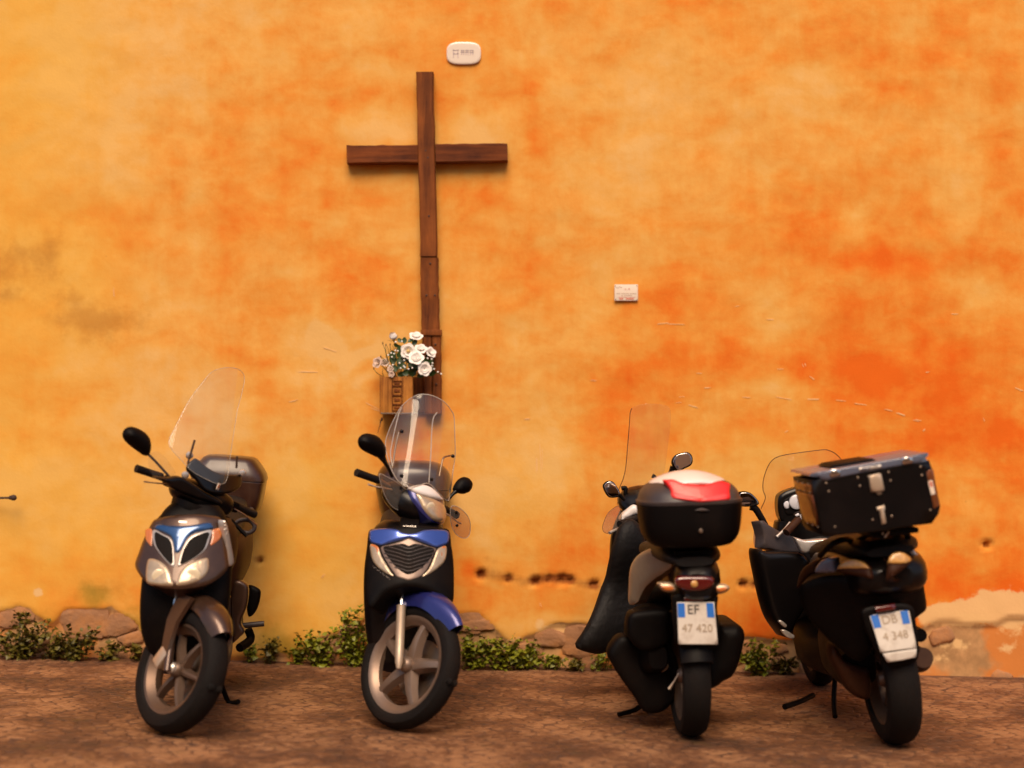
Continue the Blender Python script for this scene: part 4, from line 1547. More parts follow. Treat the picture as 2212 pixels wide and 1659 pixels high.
# ---- bronze scooter at the left
def scooter_bronze():
    g = Rig('dusty bronze scooter with twin headlights and V grilles, leftmost, nose to the street', 368, 1584, R(4.2) - PI / 2, -R(4.4), R(43), 0.274)
    g.wheel('wheel', 0, .274, .118, .192, 6, M['rimdark'], True, .02, .018, disc=1)
    g.wheel('wheel', -1.33, .27, .125, .185, 5, M['rimdark'], False, .3, .02, disc=0)
    st = g.S
    # hub cap
    MB().lathe([(.0003, -.072), (.018, -.070), (.026, -.060), (.026, -.045), (.0003, -.045)], 20, st @ Matrix.Translation((0, 0, .274))).build('hub_cap', M['silver'], g.root)
    for s in (-1, 1):
        a = Vector((.0, s * .074, .274))
        b = a + g.axis * .30 + Vector((-.045, 0, 0))
        MB().tube([a + g.axis * -.02, a + g.axis * .26], .019, 14).xf(st).build('fork_leg', M['bronze' if s < 0 else 'greyp'], g.root)
        MB().tube([a + g.axis * .25, a + g.axis * .42 + Vector((-.0, 0, 0))], .0155, 14).xf(st).build('fork_tube', M['chrome'], g.root)
    MB().box((-.055, -.075, .30), (.062, .046, .085), Matrix.Rotation(.4, 4, 'Y'), .012).xf(st).build('brake_caliper', M['fork'], g.root)
    # mudguard: an arched shell over the wheel with a leg down the fork
    rings = []
    for i in range(19):
        a = R(165 - i * 118 / 18)
        rr = .274 + .020 + .018 * math.sin(i / 18 * PI)
        w = .068 * (0.55 + .45 * math.sin(min(1, (i + 2) / 9) * PI / 2)) * (1 if i < 15 else 1 - (i - 15) * .13)
        c, s = math.cos(a), math.sin(a)
        ring_ = []
        for (yy, dr) in ((-1, -.048), (-1.02, -.024), (-.85, .006), (-.45, .024), (0, .030), (.45, .024), (.85, .006), (1.02, -.024), (1, -.048), (.96, -.046), (.80, -.002), (.4, .016), (0, .022), (-.4, .016), (-.8, -.002), (-.96, -.046)):
            ring_.append(Vector(((rr + dr) * c, yy * w, .274 + (rr + dr) * s)))
        rings.append(ring_)
    MB().loft(rings).xf(st).build('mudguard', M['bronze'], g.root, sharp=35)
    for s in (-1, 1):
        MB().loft([[Vector((x + dx, s * (.083 + dy), z)) for dx, dy in ((-.042 * k, -.004), (.042 * k, -.004), (.036 * k, .012), (-.036 * k, .012))]
                   for x, z, k in ((-.035, .315, .6), (-.055, .38, .8), (-.075, .46, 1.0), (-.06, .54, 1.25), (-.04, .585, 1.1))]).xf(st).build('fork_guard', M['bronze'], g.root)
    # leg shield, tunnel, floor
    body(MB(), [(-.16, .30, .05, .12), (-.16, .38, .07, .170), (-.16, .50, .085, .192), (-.18, .66, .09, .195), (-.23, .82, .09, .18), (-.27, .93, .08, .14), (-.29, .975, .06, .10)], vert=True, e=3.2).build('leg_shield', M['black'], g.root)
    body(MB(), [(-.30, .30, .16, .10), (-.5, .26, .19, .06), (-.72, .30, .18, .09), (-.82, .40, .16, .14)], e=3.5).build('footboard', M['greyp'], g.root)
    xf = lambda y, z: 0.045 - 0.52 * (z - .62) - 2.3 * y * y
    g.trace('apron', [(440, 1052), (560, 1026), (750, 1015), (880, 1026), (960, 1050), (988, 1180), (1012, 1330), (1020, 1440), (960, 1520), (860, 1580), (740, 1608), (592, 1618), (450, 1600), (350, 1560), (292, 1490),
                      (264, 1420), (292, 1330), (340, 1200), (385, 1110), (412, 1068)], z1, xf, M['bronze'], .012, .13, .035, .03)
    xl = lambda y, z: xf(y, z) + .013
    for pts in ([(415, 1138), (490, 1172), (560, 1215), (582, 1300), (582, 1440), (520, 1400), (440, 1300), (412, 1230)], [(886, 1138), (872, 1210), (840, 1295), (780, 1352), (700, 1402), (612, 1440), (616, 1390), (640, 1310), (690, 1222), (760, 1172)]):
        fr = g.trace('grille', pts, z1, xl, M['silver'], .006, .02, .006, .018)
        cx, cy = sum(p[0] for p in pts) / len(pts), sum(p[1] for p in pts) / len(pts)
        g.trace('grille_mesh', [(cx + (x - cx) * .85, cy + (y - cy) * .87) for x, y in pts], z1, lambda y, z: xf(y, z) + .0188, M['tyre'], .002, .004, .003, .018, parent=fr)
    g.trace('centre_panel', [(470, 1092), (560, 1106), (650, 1108), (750, 1098), (868, 1078), (898, 1110), (888, 1136), (760, 1164), (690, 1212), (640, 1300), (612, 1330), (585, 1312), (562, 1208), (500, 1166), (425, 1134), (432, 1104)], z1,
            lambda y, z: xf(y, z) + .013, M['navy'], .008, .01, .016, .02)
    for pts in ([(362, 1570), (352, 1500), (360, 1420), (380, 1374), (440, 1378), (510, 1420), (552, 1480), (570, 1545), (572, 1592), (500, 1594), (420, 1586)],
                [(600, 1590), (604, 1545), (622, 1490), (680, 1425), (770, 1382), (852, 1366), (866, 1420), (856, 1480), (820, 1530), (760, 1565), (680, 1588)]):
        hl = g.trace('headlight', pts, z1, lambda y, z: xf(y, z) + .009, M['lamp'], .010, .02, .02, .02)
        cx, cy = sum(p[0] for p in pts) / len(pts), sum(p[1] for p in pts) / len(pts) + 18
        q = g.at(z1(cx, cy), lambda y, z: xf(y, z) + .018)
        knob(g, 'bulb', (xf(*q) + .018, q[0], q[1]), .030, .004, M['bulb'], parent=hl)
    for pts in ([(412, 1138), (352, 1136), (350, 1210), (370, 1255), (405, 1285), (414, 1240)], [(888, 1138), (962, 1128), (968, 1185), (942, 1232), (900, 1262), (862, 1284), (878, 1210)]):
        g.trace('indicator', pts, z1, lambda y, z: xf(y, z) + .008, M['amber'], .008, .02, .012, .02)
    q = [g.at(z1(x, y), xf) for x, y in ((620, 1072), (692, 1072))]
    bd = MB().box((xf(*q[0]) + .016, (q[0][0] + q[1][0]) / 2, q[0][1]), (.004, .038, .011), Matrix.Rotation(-.48, 4, 'Y'), .001)
    bd.build('badge', M['silver'], g.root)
    # silver flank strip and bronze flank behind the apron
    g.trace('flank_strip', [(978, 1080), (1005, 1090), (1040, 1250), (1062, 1405), (1010, 1425), (998, 1260)], z1, lambda y, z: -.12 - 1.2 * (y - .17), M['silver'], .008, .03, .01, .02)
    body(MB(), [(-.16, .80, .15, .12), (-.26, .79, .185, .16), (-.40, .78, .195, .16), (-.54, .76, .15, .11)], e=2.8).build('flank', M['darkbronze'], g.root)
    # rear body, seat, engine
    body(MB(), [(-.62, .60, .12, .12), (-.74, .64, .18, .17), (-.95, .68, .205, .18), (-1.2, .72, .205, .17), (-1.45, .80, .15, .11), (-1.60, .85, .07, .04)], e=2.8).build('rear_body', M['darkbronze'], g.root)
    body(MB(), [(-.60, .77, .10, .02), (-.72, .80, .15, .045), (-.95, .82, .165, .05), (-1.15, .88, .165, .05), (-1.42, .91, .14, .04), (-1.52, .91, .10, .02)], e=2.8).build('seat', M['seat'], g.root)
    body(MB(), [(-.66, .40, .10, .10), (-.9, .36, .17, .13), (-1.15, .33, .19, .12), (-1.35, .29, .16, .09), (-1.45, .28, .10, .06)], e=3).build('engine', M['black'], g.root)
    g.trace('side_cover', [(1050, 250), (1170, 260), (1170, 420), (1120, 560), (1150, 640), (1100, 690), (1060, 720), (1045, 600)], z2, -.72, M['bronze'], .01, .05, .02, .025)
    g.trace('shock_absorber', [(1175, 270), (1270, 290), (1282, 350), (1255, 450), (1210, 510), (1175, 490)], z2, -1.15, M['black'], .02, .05, .02, .025, pillow=True)
    a, b = g.p3(z2(1120, 590), -1.05), g.p3(z2(1310, 572), -1.05)
    strip(g, 'footpeg', [a, a.lerp(b, .5), b], M['greyp'], .014, smooth=0)
    a, b, c = g.p3(z2(1180, 620), -1.1), g.p3(z2(1200, 700), -1.1), g.p3(z2(1110, 770), -1.0)
    strip(g, 'exhaust_bracket', [a, b, c], M['black'], .022)
    gi = g.m.inverted()
    a = Vector((-.62, .10, .22))
    b = gi @ Vector((on_y(*z2(1030, 1150), g.m.translation.y + .75).x, g.m.translation.y + .72, ground_z(-1.2) + .012))
    strip(g, 'side_stand', [a, a.lerp(b, .5), b, b + Vector((.05, .05, .012))], M['black'], .012)
    # top case
    tc = body(MB(), [(-1.66, .855, .13, .14, .02), (-1.66, .875, .165, .175, .02), (-1.66, 1.0, .175, .192, .02), (-1.66, 1.02, .175, .192, .02)], vert=True, e=6).build('top_case', M['smoke'], g.root)
    body(MB(), [(-1.66, 1.024, .180, .198, .02), (-1.66, 1.06, .176, .190, .02), (-1.66, 1.115, .150, .150, .02), (-1.66, 1.140, .125, .120, .02), (-1.66, 1.144, .05, .05, .02)], vert=True, e=5.5, k=2).build('lid', M['smoke'], tc)
    MB().box((-1.60, 0, .842), (.22, .16, .02), bev=.005).build('rack', M['black'], g.root)
    strip(g, 'grab_rail', [(-1.30, .12, .86), (-1.45, .16, .88), (-1.62, .15, .86), (-1.70, .08, .84), (-1.70, -.08, .84), (-1.62, -.15, .86), (-1.45, -.16, .88), (-1.30, -.12, .86)], M['greyp'], .013)
    # ---- steered: bars, screen, mirrors
    bx, bz = -.375, 1.005
    T = lambda *a, **k: g.trace(*a, st=True, **k)
    strip(g, 'handlebar', [(bx - .02, -.33, bz + .015), (bx - .01, -.2, bz + .02), (bx, 0, bz), (bx - .01, .2, bz + .02), (bx - .02, .33, bz + .015)], M['steel'], .011, st=True)
    for s in (-1, 1):
        strip(g, 'grip', [(bx - .012, s * .215, bz + .02), (bx - .02, s * .27, bz + .017), (bx - .026, s * .345, bz + .014)], M['seat'], [.018, .0175, .0185], 14, True, 0)
        strip(g, 'brake_lever', [(bx + .03, s * .17, bz + .005), (bx + .055, s * .23, bz - .005), (bx + .05, s * .29, bz - .02), (bx + .045, s * .325, bz - .028)], M['steel'], [.006, .006, .005, .007], 8, True, 4, .6)
        MB().box((bx + .012, s * .175, bz + .012), (.055, .06, .05), bev=.012).xf(g.S).build('switch_housing', M['black'], g.root)
    body(MB(), [(bx + .10, bz - .02, .05, .02), (bx + .07, bz + .0, .15, .055), (bx, bz + .0, .165, .065), (bx - .06, bz + .01, .13, .045)], e=2.6).xf(g.S).build('handlebar_cover', M['gloss'], g.root)
    T('visor_wing', [(432, 716), (540, 720), (640, 712), (740, 770), (830, 830), (960, 905), (940, 940), (800, 900), (660, 850), (560, 800), (530, 762), (470, 742)], z1, bx + .10, M['gloss'], .012, .03, .015, .025)
    body(MB(), [(bx + .04, bz - .16, .08, .10), (bx + .05, bz - .09, .10, .13), (bx + .05, bz - .04, .10, .14)], vert=True, e=2.6).xf(g.S).build('neck_cover', M['black'], g.root)
    xs = lambda y, z: bx + .135 - .42 * (z - 1.05) - 1.6 * y * y
    T('screen_base', [(680, 640), (735, 566), (775, 572), (830, 620), (900, 665), (980, 692), (1060, 697), (1115, 698), (1118, 780), (1060, 830), (960, 850), (840, 820), (760, 730)], z1, lambda y, z: xs(y, z) - .012, M['gloss'], .006, .012, .01, .022)
    za = zm(380, 900, 5.53)
    sc = [(180, 1020), (260, 800), (340, 640), (410, 500), (520, 330), (640, 180), (740, 60), (850, 5), (1000, -15), (1140, 20), (1200, 130), (1160, 350), (1105, 560), (1050, 900), (1005, 1200), (960, 1500), (860, 1560), (700, 1500), (500, 1390), (360, 1250)]
    w = T('windscreen', sc, za, xs, M['glass'], .0015, .0025, .004, .035)
    g.rim_tube('rim', sc, za, xs, M['edge'], .0013, True, parent=w)
    T('hand_deflector', [(372, 575), (395, 520), (440, 506), (500, 545), (560, 625), (590, 690), (500, 692), (430, 715), (385, 660)], z1, bx + .085, M['glass'], .002, .002, .004, .03)
    for (x, y) in ((702, 535), (668, 694), (1132, 678)):
        q = g.at(z1(x, y), xs, True)
        knob(g, 'screen_bolt', (xs(*q) + .004, q[0], q[1]), .017, .012, M['silver'], True)
    for (p, q) in (((748, 412), (690, 610)), ((1092, 545), (1085, 640))):
        a, b = g.p3(z1(*p), bx + .12, True), g.p3(z1(*q), bx + .12, True)
        strip(g, 'screen_stay', [a, b], M['iron'], .005, 8, True, 0)
    q = g.at(z1(928, 785), xs, True)
    MB().box((xs(*q) + .012, q[0], q[1]), (.003, .024, .030), Matrix.Rotation(.5, 4, 'Z'), .001).xf(g.S).build('sticker', M['signw'], g.root)
    MB().box((xs(*q) + .0145, q[0], q[1] + .001), (.002, .013, .014), Matrix.Rotation(.5, 4, 'Z'), .001).xf(g.S).build('sticker_mark', M['amber'], g.root)
    m1 = [(172, 375), (184, 336), (214, 313), (252, 308), (300, 324), (350, 356), (384, 400), (393, 455), (386, 500), (374, 535), (345, 540), (318, 524), (270, 490), (222, 452), (186, 414)]
    T('mirror', m1, z1, bx + .03, M['black'], .035, .012, .05, .02, pillow=False)
    a, b, c, d = [g.p3(z1(*p), bx + .02, True) for p in ((362, 520), (420, 575), (480, 640), (545, 712))]
    strip(g, 'mirror_stem', [a, b, c, d], M['greyp'], .006, 8, True)
    strip(g, 'lever_guard', [g.p3(z1(*p), -.62) for p in ((1075, 1090), (1120, 1062), (1190, 1062), (1228, 1100), (1225, 1140), (1180, 1165), (1120, 1150))], M['greyp'], .011, 10)
    strip(g, 'brake_hose', [g.p3(z1(*p), -.5) for p in ((1040, 1060), (1100, 1120), (1170, 1192))], M['black'], .009, 8)


# ---- blue scooter
def scooter_blue():
    g = Rig('blue scooter with chevron grille, clear windscreen and hand guards, second from left', 868, 1574, R(2.7) - PI / 2, -R(2.0), R(47), 0.283)
    st = g.S
    g.wheel('wheel', 0, .283, .098, .215, 5, M['rim'], True, R(16), .030, disc=1)
    g.wheel('wheel', -1.33, .283, .11, .215, 5, M['rim'], False, .3, .028, disc=0)
    for s in (-1, 1):
        a = Vector((.0, s * .072, .283))
        MB().tube([a + g.axis * -.03, a, a + g.axis * .05, a + g.axis * .255, a + g.axis * .26], [.010, .018, .0195, .021, .023], 16).xf(st).build('fork_leg', M['fork'], g.root)
        MB().tube([a + g.axis * .255, a + g.axis * .45], .0145, 14).xf(st).build('fork_tube', M['chrome'], g.root)
    MB().box((-.06, .078, .32), (.06, .045, .085), Matrix.Rotation(.4, 4, 'Y'), .012).xf(st).build('brake_caliper', M['fork'], g.root)
    rings = []
    for i in range(17):
        a = R(146 - i * 98 / 16)
        rr = .283 + .020 + .014 * math.sin(i / 16 * PI)
        w = .066 * (1 if i < 10 else 1 - (i - 10) * .10) * (1 if i > 2 else .8 + .07 * i)
        c, s = math.cos(a), math.sin(a)
        rings.append([Vector(((rr + dr) * c, yy * w, .283 + (rr + dr) * s)) for (yy, dr) in ((-1, -.06), (-1.02, -.02), (-.85, .008), (-.45, .026), (0, .032), (.45, .026), (.85, .008), (1.02, -.02), (1, -.06),
                                                                                  (.96, -.058), (.8, 0), (.4, .018), (0, .024), (-.4, .018), (-.8, 0), (-.96, -.058))])
    MB().loft(rings).xf(st).build('mudguard', M['blue'], g.root, sharp=35)
    body(MB(), [(-.19, .27, .04, .13), (-.20, .36, .06, .175), (-.21, .52, .075, .195), (-.22, .68, .09, .20), (-.23, .80, .09, .185), (-.26, .87, .075, .16), (-.30, .90, .05, .12)], vert=True, e=3.4).build('leg_shield', M['gloss'], g.root)
    body(MB(), [(-.28, .30, .15, .10), (-.5, .28, .18, .05), (-.72, .30, .17, .08), (-.82, .42, .15, .14)], e=3.5).build('footboard', M['greyp'], g.root)
    xf = lambda y, z: 0.0 - 0.50 * (z - .62) - 2.2 * y * y
    o = lambda e: (lambda y, z: xf(y, z) + e)
    zoff = z9
    g.trace('apron', [(110, 250), (300, 200), (600, 165), (1050, 130), (1500, 150), (1780, 190), (1980, 240), (2040, 600), (2090, 1000), (2100, 1500), (2080, 1900), (1950, 2050), (1600, 1700), (1050, 1560), (500, 1700), (160, 2050), (30, 1900), (5, 1500), (15, 1000), (60, 600)],
            z9, xf, M['black'], .012, .10, .03, .03)
    g.trace('upper_panel', [(150, 230), (480, 190), (760, 215), (880, 280), (1050, 312), (1230, 285), (1400, 230), (1700, 215), (1950, 250), (1990, 420), (1930, 570), (1700, 650), (1450, 570), (1200, 475), (1050, 430), (880, 468), (640, 535), (420, 600), (330, 590), (140, 530), (110, 380)],
            z9, o(.010), M['bluepanel'], .008, .01, .016, .018)
    g.trace('grille_frame', [(372, 625), (640, 548), (850, 485), (1000, 425), (1080, 425), (1200, 478), (1450, 575), (1690, 660), (1640, 800), (1590, 930), (1490, 1150), (1380, 1290), (1290, 1355), (1160, 1405), (1030, 1430), (880, 1395), (760, 1350), (690, 1270), (560, 1080), (430, 850)],
            z9, o(.008), M['trimgrey'], .006, .01, .010, .015)
    gr = g.trace('grille', [(440, 640), (640, 592), (850, 552), (940, 560), (1040, 598), (1150, 560), (1270, 562), (1460, 615), (1636, 680), (1560, 880), (1400, 1060), (1200, 1212), (1030, 1270), (900, 1222), (740, 1100), (560, 880)], z9, o(.0155), M['tyre'], .002, .004, .004, .018)
    for k in range(7):
        dy = 88 * k
        half = [560 - 300, 470, 590, 590, 560, 460, 340][k] if k else 330
        y0 = 660 + dy
        pts = [(1040 - half, y0 - half * .26), (1040 - half * .5, y0 - half * .13), (1040 - 90, y0 - 10), (1040, y0 + 4), (1040 + 90, y0 - 10), (1040 + half * .5, y0 - half * .13), (1040 + half, y0 - half * .26)]
        g.rim_tube('grille_bar', pts, z9, o(.0180), M['greyp'], .0022, closed=False, parent=gr, smooth=3)
    for cl, am in (([(140, 560), (330, 625), (420, 850), (560, 1085), (640, 1220), (715, 1335), (560, 1290), (350, 1150), (210, 990), (145, 800)], [(145, 565), (320, 625), (345, 760), (300, 900), (200, 890), (148, 760)]),
                   ([(1900, 600), (1695, 675), (1600, 900), (1480, 1155), (1300, 1350), (1500, 1290), (1720, 1140), (1860, 1000), (1925, 800)], [(1900, 610), (1800, 640), (1760, 760), (1780, 900), (1880, 880), (1920, 760)])):
        c = g.trace('indicator', cl, z9, o(.008), M['lamp'], .010, .02, .014, .018)
        g.trace('amber_lens', am, z9, o(.0155), M['amber'], .004, .004, .008, .014, parent=c)
    q = g.at(z9(1060, 142), o(.014))
    vs, fs = text_mesh('HONDA', .0115, .0006, 1.15)
    q1 = Vector((xf(*q) + .016, q[0], q[1]))
    MB().add(vs, fs, Matrix.Translation(q1) @ Matrix.Rotation(PI / 2, 4, 'Z') @ Matrix.Rotation(PI / 2 - .4, 4, 'X') @ Matrix.Diagonal((1.25, .72, 1, 1))).build('lettering', M['silver'], g.root, sharp=0)
    sp = MB()
    for i in range(15):
        if i == 7:
            continue
        t = i / 14
        q = g.at(z9(215 + 380 * t, 1090 + 290 * t ** .9 + 10 * math.sin(i * 2.3)), o(.012))
        sp.box((xf(*q) + .0135, q[0], q[1]), (.0012, .0022, .009 + .004 * math.sin(i * 1.7)), Matrix.Rotation(.6 + .5 * math.sin(i * 2.1), 4, 'X'))
    sp.build('script_lettering', M['silver'], g.root, sharp=0)
    MB().box((-.225, 0, .893), (.10, .09, .035), Matrix.Rotation(.5, 4, 'Y'), .012).build('collar', M['black'], g.root)
    # rear
    body(MB(), [(-.62, .60, .10, .12), (-.75, .66, .15, .15), (-1.0, .70, .165, .14), (-1.3, .74, .16, .12), (-1.55, .80, .10, .07), (-1.66, .82, .05, .03)], e=2.8).build('rear_body', M['blue'], g.root)
    body(MB(), [(-.60, .78, .10, .02), (-.75, .80, .15, .04), (-1.0, .82, .16, .045), (-1.3, .85, .15, .04), (-1.5, .86, .11, .02)], e=2.8).build('seat', M['seat'], g.root)
    body(MB(), [(-.7, .40, .10, .10), (-.95, .36, .17, .13), (-1.2, .33, .18, .12), (-1.42, .29, .12, .07)], e=3).build('engine', M['black'], g.root)
    tc = body(MB(), [(-1.66, .81, .13, .13), (-1.66, .83, .17, .17), (-1.66, .93, .20, .196), (-1.66, .975, .205, .205)], vert=True, e=3.2).build('top_case', M['smoke'], g.root)
    body(MB(), [(-1.66, .98, .206, .206), (-1.66, 1.05, .20, .196), (-1.66, 1.095, .18, .165), (-1.66, 1.12, .13, .115), (-1.66, 1.125, .06, .05)], vert=True, e=3.0).build('lid', M['smoke'], tc)
    MB().box((-1.60, 0, .80), (.24, .18, .02), bev=.005).build('rack', M['black'], g.root)
    for s in (-1, 1):
        strip(g, 'centre_stand', [(-.70, s * .10, .20), (-.78, s * .13, .10), (-.80, s * .15, .015), (-.86, s * .17, .012)], M['black'], .012)
    # ---- steered head
    bx, bz = -.375, 1.0
    T = lambda *a, **k: g.trace(*a, st=True, **k)
    xn = lambda y, z: -.205 - 4.0 * y * y - .55 * (z - .98)
    n_ = lambda e: (lambda y, z: xn(y, z) + e)
    body(MB(), [(bx + .16, .965, .035, .03), (bx + .13, .965, .10, .065), (bx + .05, .975, .145, .085), (bx - .03, .99, .15, .07), (bx - .09, 1.0, .11, .045)], e=2.5).xf(st).build('handlebar_cover', M['gloss'], g.root)
    T('headlight_housing', [(720, 955), (790, 960), (850, 990), (960, 1000), (1040, 1060), (1085, 1140), (1090, 1230), (1050, 1285), (960, 1275), (870, 1210), (790, 1120), (740, 1050)], z3, xn, M['blue'], .012, .09, .03, .025)
    hl = T('headlight', [(787, 1012), (870, 1036), (955, 1062), (1030, 1108), (1066, 1180), (1060, 1238), (1022, 1270), (955, 1252), (880, 1185), (822, 1098)], z3, n_(.010), M['lamp'], .014, .02, .025, .018)
    q = g.at(z3(930, 1140), n_(.02), True)
    knob(g, 'bulb', (xn(*q) + .020, q[0], q[1]), .026, .004, M['bulb'], True, hl)
    T('headlight_visor', [(722, 962), (780, 942), (850, 934), (930, 958), (1000, 1025), (1034, 1075), (960, 1058), (880, 1036), (786, 1006), (745, 985)], z3, n_(.018), M['white'], .010, .02, .018, .018)  # white stands in for sky mirrored on the cover's top
    for s in (-1, 1):
        strip(g, 'grip', [(bx - .012, s * .215, bz + .02), (bx - .02, s * .27, bz + .017), (bx - .026, s * .345, bz + .014)], M['seat'], [.018, .0175, .0185], 14, True, 0)
        strip(g, 'brake_lever', [(bx + .03, s * .16, bz + .0), (bx + .055, s * .22, bz - .008), (bx + .052, s * .28, bz - .018), (bx + .046, s * .315, bz - .02)], M['silver'], [.007, .006, .005, .0075], 8, True, 4, .7)
    strip(g, 'handlebar', [(bx - .012, -.215, bz + .02), (bx, 0, bz), (bx - .012, .215, bz + .02)], M['steel'], .011, st=True)
    # screen
    xs = lambda y, z: -.235 - .30 * (z - 1.05) - (1.6 * y * y + 14 * max(0, abs(y) - .12) ** 2)
    sc = [(840, 120), (760, 150), (700, 195), (650, 250), (600, 340), (550, 450), (520, 555), (530, 650), (560, 760), (600, 850), (650, 915), (720, 955), (820, 940), (910, 925), (1000, 1010), (1080, 1080), (1110, 1000), (1130, 850), (1145, 700), (1145, 500), (1138, 330), (1110, 260), (1050, 190), (950, 135)]
    w = T('windscreen', sc, z3, xs, M['glass'], .0015, .0025, .004, .03)
    g.rim_tube('rim', sc, z3, xs, M['edge'], .0024, True, parent=w)
    for pth in ([(668, 240), (640, 300), (610, 420), (580, 560), (565, 660), (585, 770)], [(985, 285), (950, 340), (935, 480), (930, 640), (920, 780), (912, 915)]):
        g.rim_tube('fold', pth, z3, lambda y, z: xs(y, z) + .002, M['edge'], .0030, True, closed=False, parent=w)
    for (x, y) in ((664, 453), (664, 852), (932, 884), (1124, 676)):
        q = g.at(z3(x, y), xs, True)
        knob(g, 'screen_bolt', (xs(*q) + .002, q[0], q[1]), .0085, .008, M['gloss'], True)
    for pp in (((655, 465), (625, 600), (598, 790)), ((1118, 676), (1060, 695), (1040, 760), (1020, 860))):
        strip(g, 'screen_stay', [Vector((xs(*g.at(z3(*p), xs, True)) - .012, *g.at(z3(*p), xs, True))) for p in pp], M['steel'], .0045, 8, True)
    # hand guards
    for pts, xx, bolts in (([(465, 842), (530, 862), (610, 905), (690, 965), (735, 1010), (755, 1060), (742, 1135), (700, 1175), (650, 1165), (590, 1140), (530, 1065), (490, 960)], -.30, ((655, 960), (672, 1095))),
                           ([(1112, 1132), (1160, 1130), (1210, 1160), (1260, 1215), (1283, 1280), (1280, 1370), (1250, 1412), (1200, 1410), (1150, 1372), (1118, 1310), (1104, 1220)], -.30, ((1156, 1182), (1160, 1300)))):
        gd = T('hand_guard', pts, z3, xx, M['smokeglass'], .002, .002, .004, .03)
        g.rim_tube('rim', pts, z3, xx, M['edge'], .0020, True, parent=gd)
        for b in bolts:
            q = g.at(z3(*b), xx, True)
            knob(g, 'bolt', (xx + .003, q[0], q[1]), .0075, .006, M['gloss'], True, gd)
    mr = [(285, 555), (292, 520), (320, 490), (360, 476), (410, 482), (460, 505), (498, 550), (514, 600), (512, 660), (500, 690), (462, 692), (410, 670), (340, 635), (300, 600)]
    T('mirror', mr, z3, bx + .03, M['black'], .035, .012, .05, .02)
    strip(g, 'mirror_stem', [g.p3(z3(*p), bx + .025, True) for p in ((480, 670), (515, 730), (548, 790), (580, 860))], M['gloss'], [.020, .011, .008, .009], 8, True)
    mr = [(1140, 985), (1150, 945), (1180, 900), (1215, 875), (1250, 868), (1282, 885), (1294, 920), (1285, 965), (1255, 1005), (1215, 1018), (1165, 1008)]
    T('mirror', mr, z3, bx + .0, M['black'], .03, .012, .04, .02)
    strip(g, 'mirror_stem', [g.p3(z3(*p), bx + .0, True) for p in ((1165, 985), (1130, 1015), (1095, 1055), (1075, 1080))], M['gloss'], [.014, .009, .008, .008], 8, True)


def number_plate(g, zf, q4, xf, words, blue, sgn=-1):
    """A square plate: corners in order top-left, top-right, bottom-right, bottom-left."""
    y4 = [g.at(zf(*p), xf) for p in q4]
    fx = xf
    m = MB().panel([(a, b) for a, b in y4], lambda a, b: (fx(a, b), a, b), .002, .004, .004, .03, sgn)
    po = m.build('number_plate', M['plate'], g.root)

    def uv(s, t, e=.0035):
        a = [y4[0][i] * (1 - s) + y4[1][i] * s for i in (0, 1)]
        b = [y4[3][i] * (1 - s) + y4[2][i] * s for i in (0, 1)]
        y, z = a[0] * (1 - t) + b[0] * t, a[1] * (1 - t) + b[1] * t
        return Vector((fx(y, z) + sgn * e, y, z))
    for (s0, s1) in blue:
        v = [uv(s0, .02), uv(s1, .02), uv(s1, .36), uv(s0, .36)]
        b = MB().add(v, [(0, 1, 2, 3)])
        for k, (dx) in enumerate((0,)):
            pass
        b.build('blue_band', M['plateblue'], po, sharp=0)
    for (s, t, size, txt, mk) in words:
        ink = MB()
        vs, fs = text_mesh(txt, size, .0003)
        ex = (uv(1, t) - uv(0, t)).normalized()
        ez = (uv(s, 0) - uv(s, 1)).normalized()
        en = ex.cross(ez)
        mm = Matrix((ex, ez, en)).transposed().to_4x4()
        ink.add(vs, fs, Matrix.Translation(uv(s, t, .0045)) @ mm)
        ink.build('lettering', M[mk], po, sharp=0)
    return po


